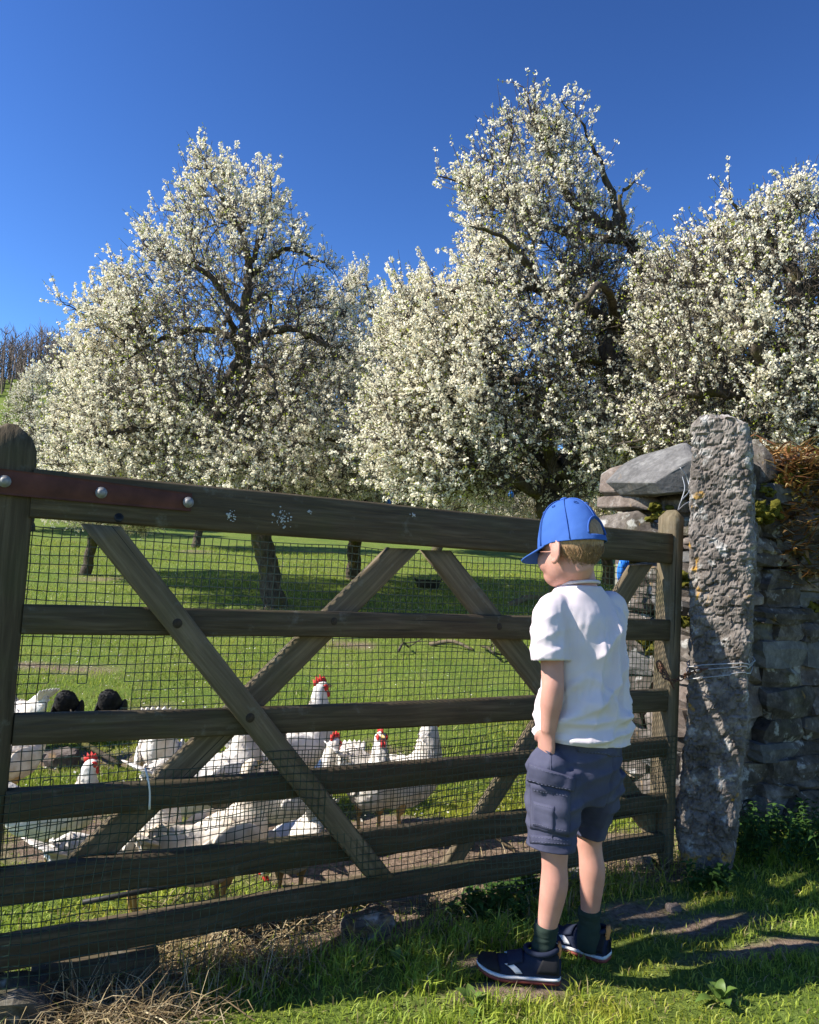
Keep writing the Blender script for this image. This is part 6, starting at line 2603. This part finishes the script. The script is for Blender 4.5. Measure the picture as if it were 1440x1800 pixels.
# rough turf in front of and just behind the gate
n = 300000
x, y = rg.uniform(-2.0, 2.6, n), rg.uniform(1.15, 4.2, n)
p = np.column_stack([x, y, 0 * x])
tuft = np.clip(fbm(p * 3.0, 3, 31) * 1.3 + .42, 0, 1)
tuft2 = np.clip(fbm(p * 11.0, 2, 33) + .5, 0, 1)
sm_ = soil_mask(x, y)
gd = (np.column_stack([x, y]) - G_ORI[:2]) @ NG[:2]          # distance beyond the gate
front = gd < .05
keep = in_view(x, y) & (rg.random(n) < (1 - .93 * sm_) * np.where(front, .48 + .52 * tuft * tuft2, .42))
x, y, tuft, tuft2, front, sm_ = x[keep], y[keep], tuft[keep], tuft2[keep], front[keep], sm_[keep]
n = len(x)
h = np.where(front, .014 + .062 * tuft ** 1.5 * tuft2 * rg.uniform(.5, 1.3, n) + .018 * rg.random(n), rg.uniform(.014, .04, n)) * (1 - .6 * sm_)
w = np.where(front, rg.uniform(.0011, .0022, n), rg.uniform(.0016, .003, n))
parts_.append(blades(x, y, h, w, rg, grass_cols(n, rg, .07, x, y), .55, True))
n1 = n
# long grass along the gate foot, the wall foot and round the post
n = 9000
t_ = rg.uniform(-.6, 2.4, n)
o_ = rg.normal(-.04, .055, n)
xy = G_ORI[:2] + np.outer(t_, DG[:2]) + np.outer(o_, NG[:2])
x, y = xy[:, 0], xy[:, 1]
dens = np.clip(fbm(np.column_stack([t_ * 4, 0 * t_, 0 * t_]), 2, 35) + .55, .08, 1)
k = (rg.random(n) < dens) & (rg.random(n) < 1 - .6 * soil_mask(x, y))
x, y = x[k], y[k]
n = len(x)
parts_.append(blades(x, y, rg.uniform(.03, .10, n), rg.uniform(.0010, .0020, n), rg, grass_cols(n, rg, .34, x, y), .6, True))
n = 7000
t_ = rg.uniform(-.25, 1.8, n)
o_ = -np.abs(rg.normal(0, .10, n)) - .01
xy = W_ORI[:2] + np.outer(t_, DG[:2]) + np.outer(o_, NG[:2])
x, y = xy[:, 0], xy[:, 1]
parts_.append(blades(x, y, rg.uniform(.05, .15, n) * np.exp(o_ * 2), rg.uniform(.0012, .0024, n), rg, grass_cols(n, rg, .10, x, y), .5, True))
# the field
n = 360000
yf = 3.2 + (17 - 3.2) * rg.random(n) ** 1.5
xf = (yf + .4) * .60 * rg.uniform(-1, 1, n)
smf = soil_mask(xf, yf)
k = (rg.random(n) < 1 - .9 * smf) & (rg.random(n) < np.clip(.55 + fbm(np.column_stack([xf * 1.6, yf * 1.6, 0 * xf]), 3, 37), .25, 1))
xf, yf = xf[k], yf[k]
n = len(xf)
sc = 1 + .10 * (yf - 3)
parts_.append(blades(xf, yf, rg.uniform(.014, .042, n) * (1 + .05 * (yf - 3)), .0020 * sc * rg.uniform(.7, 1.4, n), rg, grass_cols(n, rg, .13, xf, yf), .6, False))
print('GRASS', n1, n)
V = np.concatenate([q[0] for q in parts_])
off, FF = 0, []
for q in parts_:
    FF += [f_ + off for f_ in q[1]]
    off += len(q[0])
by = {}
for f_ in FF:
    by.setdefault(f_.shape[1], []).append(f_)
me = new_mesh('grass', V, [np.concatenate(v_) for v_ in by.values()])
color_attr(me, np.concatenate([q[2] for q in parts_]))
go = link('grass', me, GRASS)
tag(go, 'tufted spring grass on both sides of the gate', 'grass', kind='stuff')

n = 9000
yf = 3.0 + 13 * rg.random(n) ** 1.2
xf = (yf + .4) * .58 * rg.uniform(-1, 1, n)
k = rg.random(n) < np.clip(.25 + fbm(np.column_stack([xf * .9, yf * .9, 0 * xf]), 3, 39) * 1.5, .05, 1)
xf, yf = xf[k], yf[k]
n = len(xf)
zf = ground_z(xf, yf) + rg.uniform(.008, .03, n)
c_ = np.column_stack([xf, yf, zf])
a_ = rg.normal(0, 1, (n, 3)) * np.array([1, 1, .35])
a_ *= (rg.uniform(.005, .010, n) / np.linalg.norm(a_, axis=1))[:, None]
b_2 = np.cross(a_, rg.normal(0, .3, (n, 3)) + np.array([0, 0, 1.0]))
V = np.stack([c_ - a_, c_ + b_2 * .6, c_ + a_, c_ - b_2 * .6], 1).reshape(-1, 3)
me = new_mesh('fallen_petals', V, np.arange(4 * n).reshape(n, 4))
color_attr(me, np.repeat(np.tile(np.array([[.78, .75, .66]]), (n, 1)) * rg.uniform(.75, 1.05, (n, 1)), 4, 0))
o = link('fallen_petals', me, BLOSSOM)
tag(o, 'fallen white petals strewn over the orchard grass', 'petals', kind='stuff')

# bleached straw caught under the gate and in the left corner
def straw_place(spots):
    tot = sum(s[4] for s in spots)

    def f_(rg_, n_):
        idx_ = rg_.choice(len(spots), n_, p=[s[4] / tot for s in spots])
        S = np.array(spots)[idx_]
        x_ = S[:, 0] + rg_.normal(0, 1, n_) * S[:, 2]
        y_ = S[:, 1] + rg_.normal(0, 1, n_) * S[:, 3]
        return np.column_stack([x_, y_, ground_z(x_, y_) + .004 + .02 * rg_.random(n_)])
    return f_


sp_ = []
for (u, v, a_, b_, w_) in [(330, 1690, .12, .05, 3), (420, 1690, .10, .05, 2), (90, 1790, .12, .04, 3), (200, 1790, .12, .04, 2.5), (390, 1620, .10, .04, 2), (520, 1640, .10, .04, 1.2), (900, 1540, .12, .05, .8), (1090, 1520, .12, .05, 1.2), (1160, 1500, .08, .05, .6), (1350, 1490, .15, .05, .4), (760, 1590, .1, .05, 1)]:
    q = ground_hit(u, v)
    sp_.append((q[0], q[1], a_, b_, w_))
V, F, c = straw_bed(3600, straw_place(sp_), .05, .17, .0011, [(.36, .28, .15), (.26, .19, .10), (.44, .36, .22), (.16, .11, .06)], 15, .45, .5)
me = new_mesh('dry_straw', V, F)
color_attr(me, c)
o = link('dry_straw', me, STRAW)
tag(o, 'bleached dry grass matted under the gate', 'straw', kind='stuff')


# leafy weeds: dock in the foreground, nettles and goosegrass by the wall foot
def leaf_verts(base, d, up, L, W):
    s = np.cross(d, up)
    s /= np.linalg.norm(s) + 1e-9
    n_ = np.cross(s, d)
    prof = [(0, .06), (.15, .55), (.4, 1.0), (.7, .72), (.9, .3), (1.0, 0.02)]
    V, F = [], []
    for t_, w_ in prof:
        c_ = base + d * L * t_ + n_ * L * (.18 * math.sin(t_ * 2.6)) - np.array([0, 0, 1]) * L * .25 * t_ * t_
        V += [c_ - s * W * w_ + n_ * W * .25 * w_, c_, c_ + s * W * w_ + n_ * W * .25 * w_]
    for i in range(len(prof) - 1):
        for k_ in (0, 1):
            F.append([i * 3 + k_, i * 3 + k_ + 1, (i + 1) * 3 + k_ + 1, (i + 1) * 3 + k_])
    return np.array(V), np.array(F)


WEED = [plain('dock_leaf', (.11, .18, .035), .5, .35, var=.35, scale=30, trans=.3), plain('nettle_leaf', (.045, .10, .018), .6, .3, var=.35, scale=40, trans=.3)]


def rosette(label, u, v, n_, L, W, seed, mat):
    rs = np.random.default_rng(seed)
    q = ground_hit(u, v)
    o = thing('dock_plant', label, 'plant', tuple(q))
    for k_ in range(n_):
        az = rs.uniform(0, 2 * math.pi)
        el = rs.uniform(.25, 1.1)
        d_ = np.array([math.cos(az) * math.cos(el), math.sin(az) * math.cos(el), math.sin(el)])
        V, F = leaf_verts(d_ * .01, d_, np.array([0, 0, 1.0]), L * rs.uniform(.6, 1.1), W * rs.uniform(.7, 1.1))
        link('leaf', new_mesh('leaf', V, F, True), mat, o)
    return o


rosette('broad-leaved dock in the sunlit turf right of the boy\'s shoes', 1265, 1765, 11, .065, .017, 1, WEED[0])
rosette('small dock with pale leaf blades in the shade, lower middle', 700, 1700, 5, .06, .010, 2, WEED[0])
rosette('low dock rosette at the bottom edge right of the middle', 830, 1775, 6, .055, .014, 3, WEED[0])


def nettles(label, spots_, hmin, hmax, seed):
    rs = np.random.default_rng(seed)
    A = Acc()
    for (u, v, sx) in spots_:
        q0 = ground_hit(u, v)
        for k_ in range(16):
            b = np.array([q0[0] + rs.normal(0, sx), q0[1] + rs.normal(0, sx * .5), 0])
            b[2] = gz(b[0], b[1])
            H = rs.uniform(hmin, hmax)
            ln = rs.normal(0, .03, 2)
            top = b + np.array([ln[0], ln[1], H])
            A.add(*limb([(*b, .0018), (*((b + top) / 2), .0015), (*top, .001)], 4, 1))
            for t_ in np.linspace(.25, 1, 7):
                az = rs.uniform(0, 6.28)
                for s_ in (0, math.pi):
                    d_ = np.array([math.cos(az + s_), math.sin(az + s_), rs.uniform(-.1, .5)])
                    d_ /= np.linalg.norm(d_)
                    A.add(*leaf_verts(b + (top - b) * t_, d_, np.array([0, 0, 1.0]), rs.uniform(.02, .04), rs.uniform(.006, .011)))
    o = link('nettles', A.mesh('nettles', True), WEED[1])
    return tag(o, label, 'weeds', kind='stuff')


nettles('dark green nettles and goosegrass along the wall foot right of the gatepost', [(1335, 1500, .07), (1365, 1495, .08), (1400, 1490, .08), (1435, 1500, .06), (1430, 1530, .07), (1320, 1520, .05)], .06, .17, 5)
nettles('fresh green weeds beside the boy\'s legs in front of the gate', [(885, 1590, .06), (870, 1625, .05), (1250, 1560, .06), (910, 1570, .04)], .03, .07, 6)
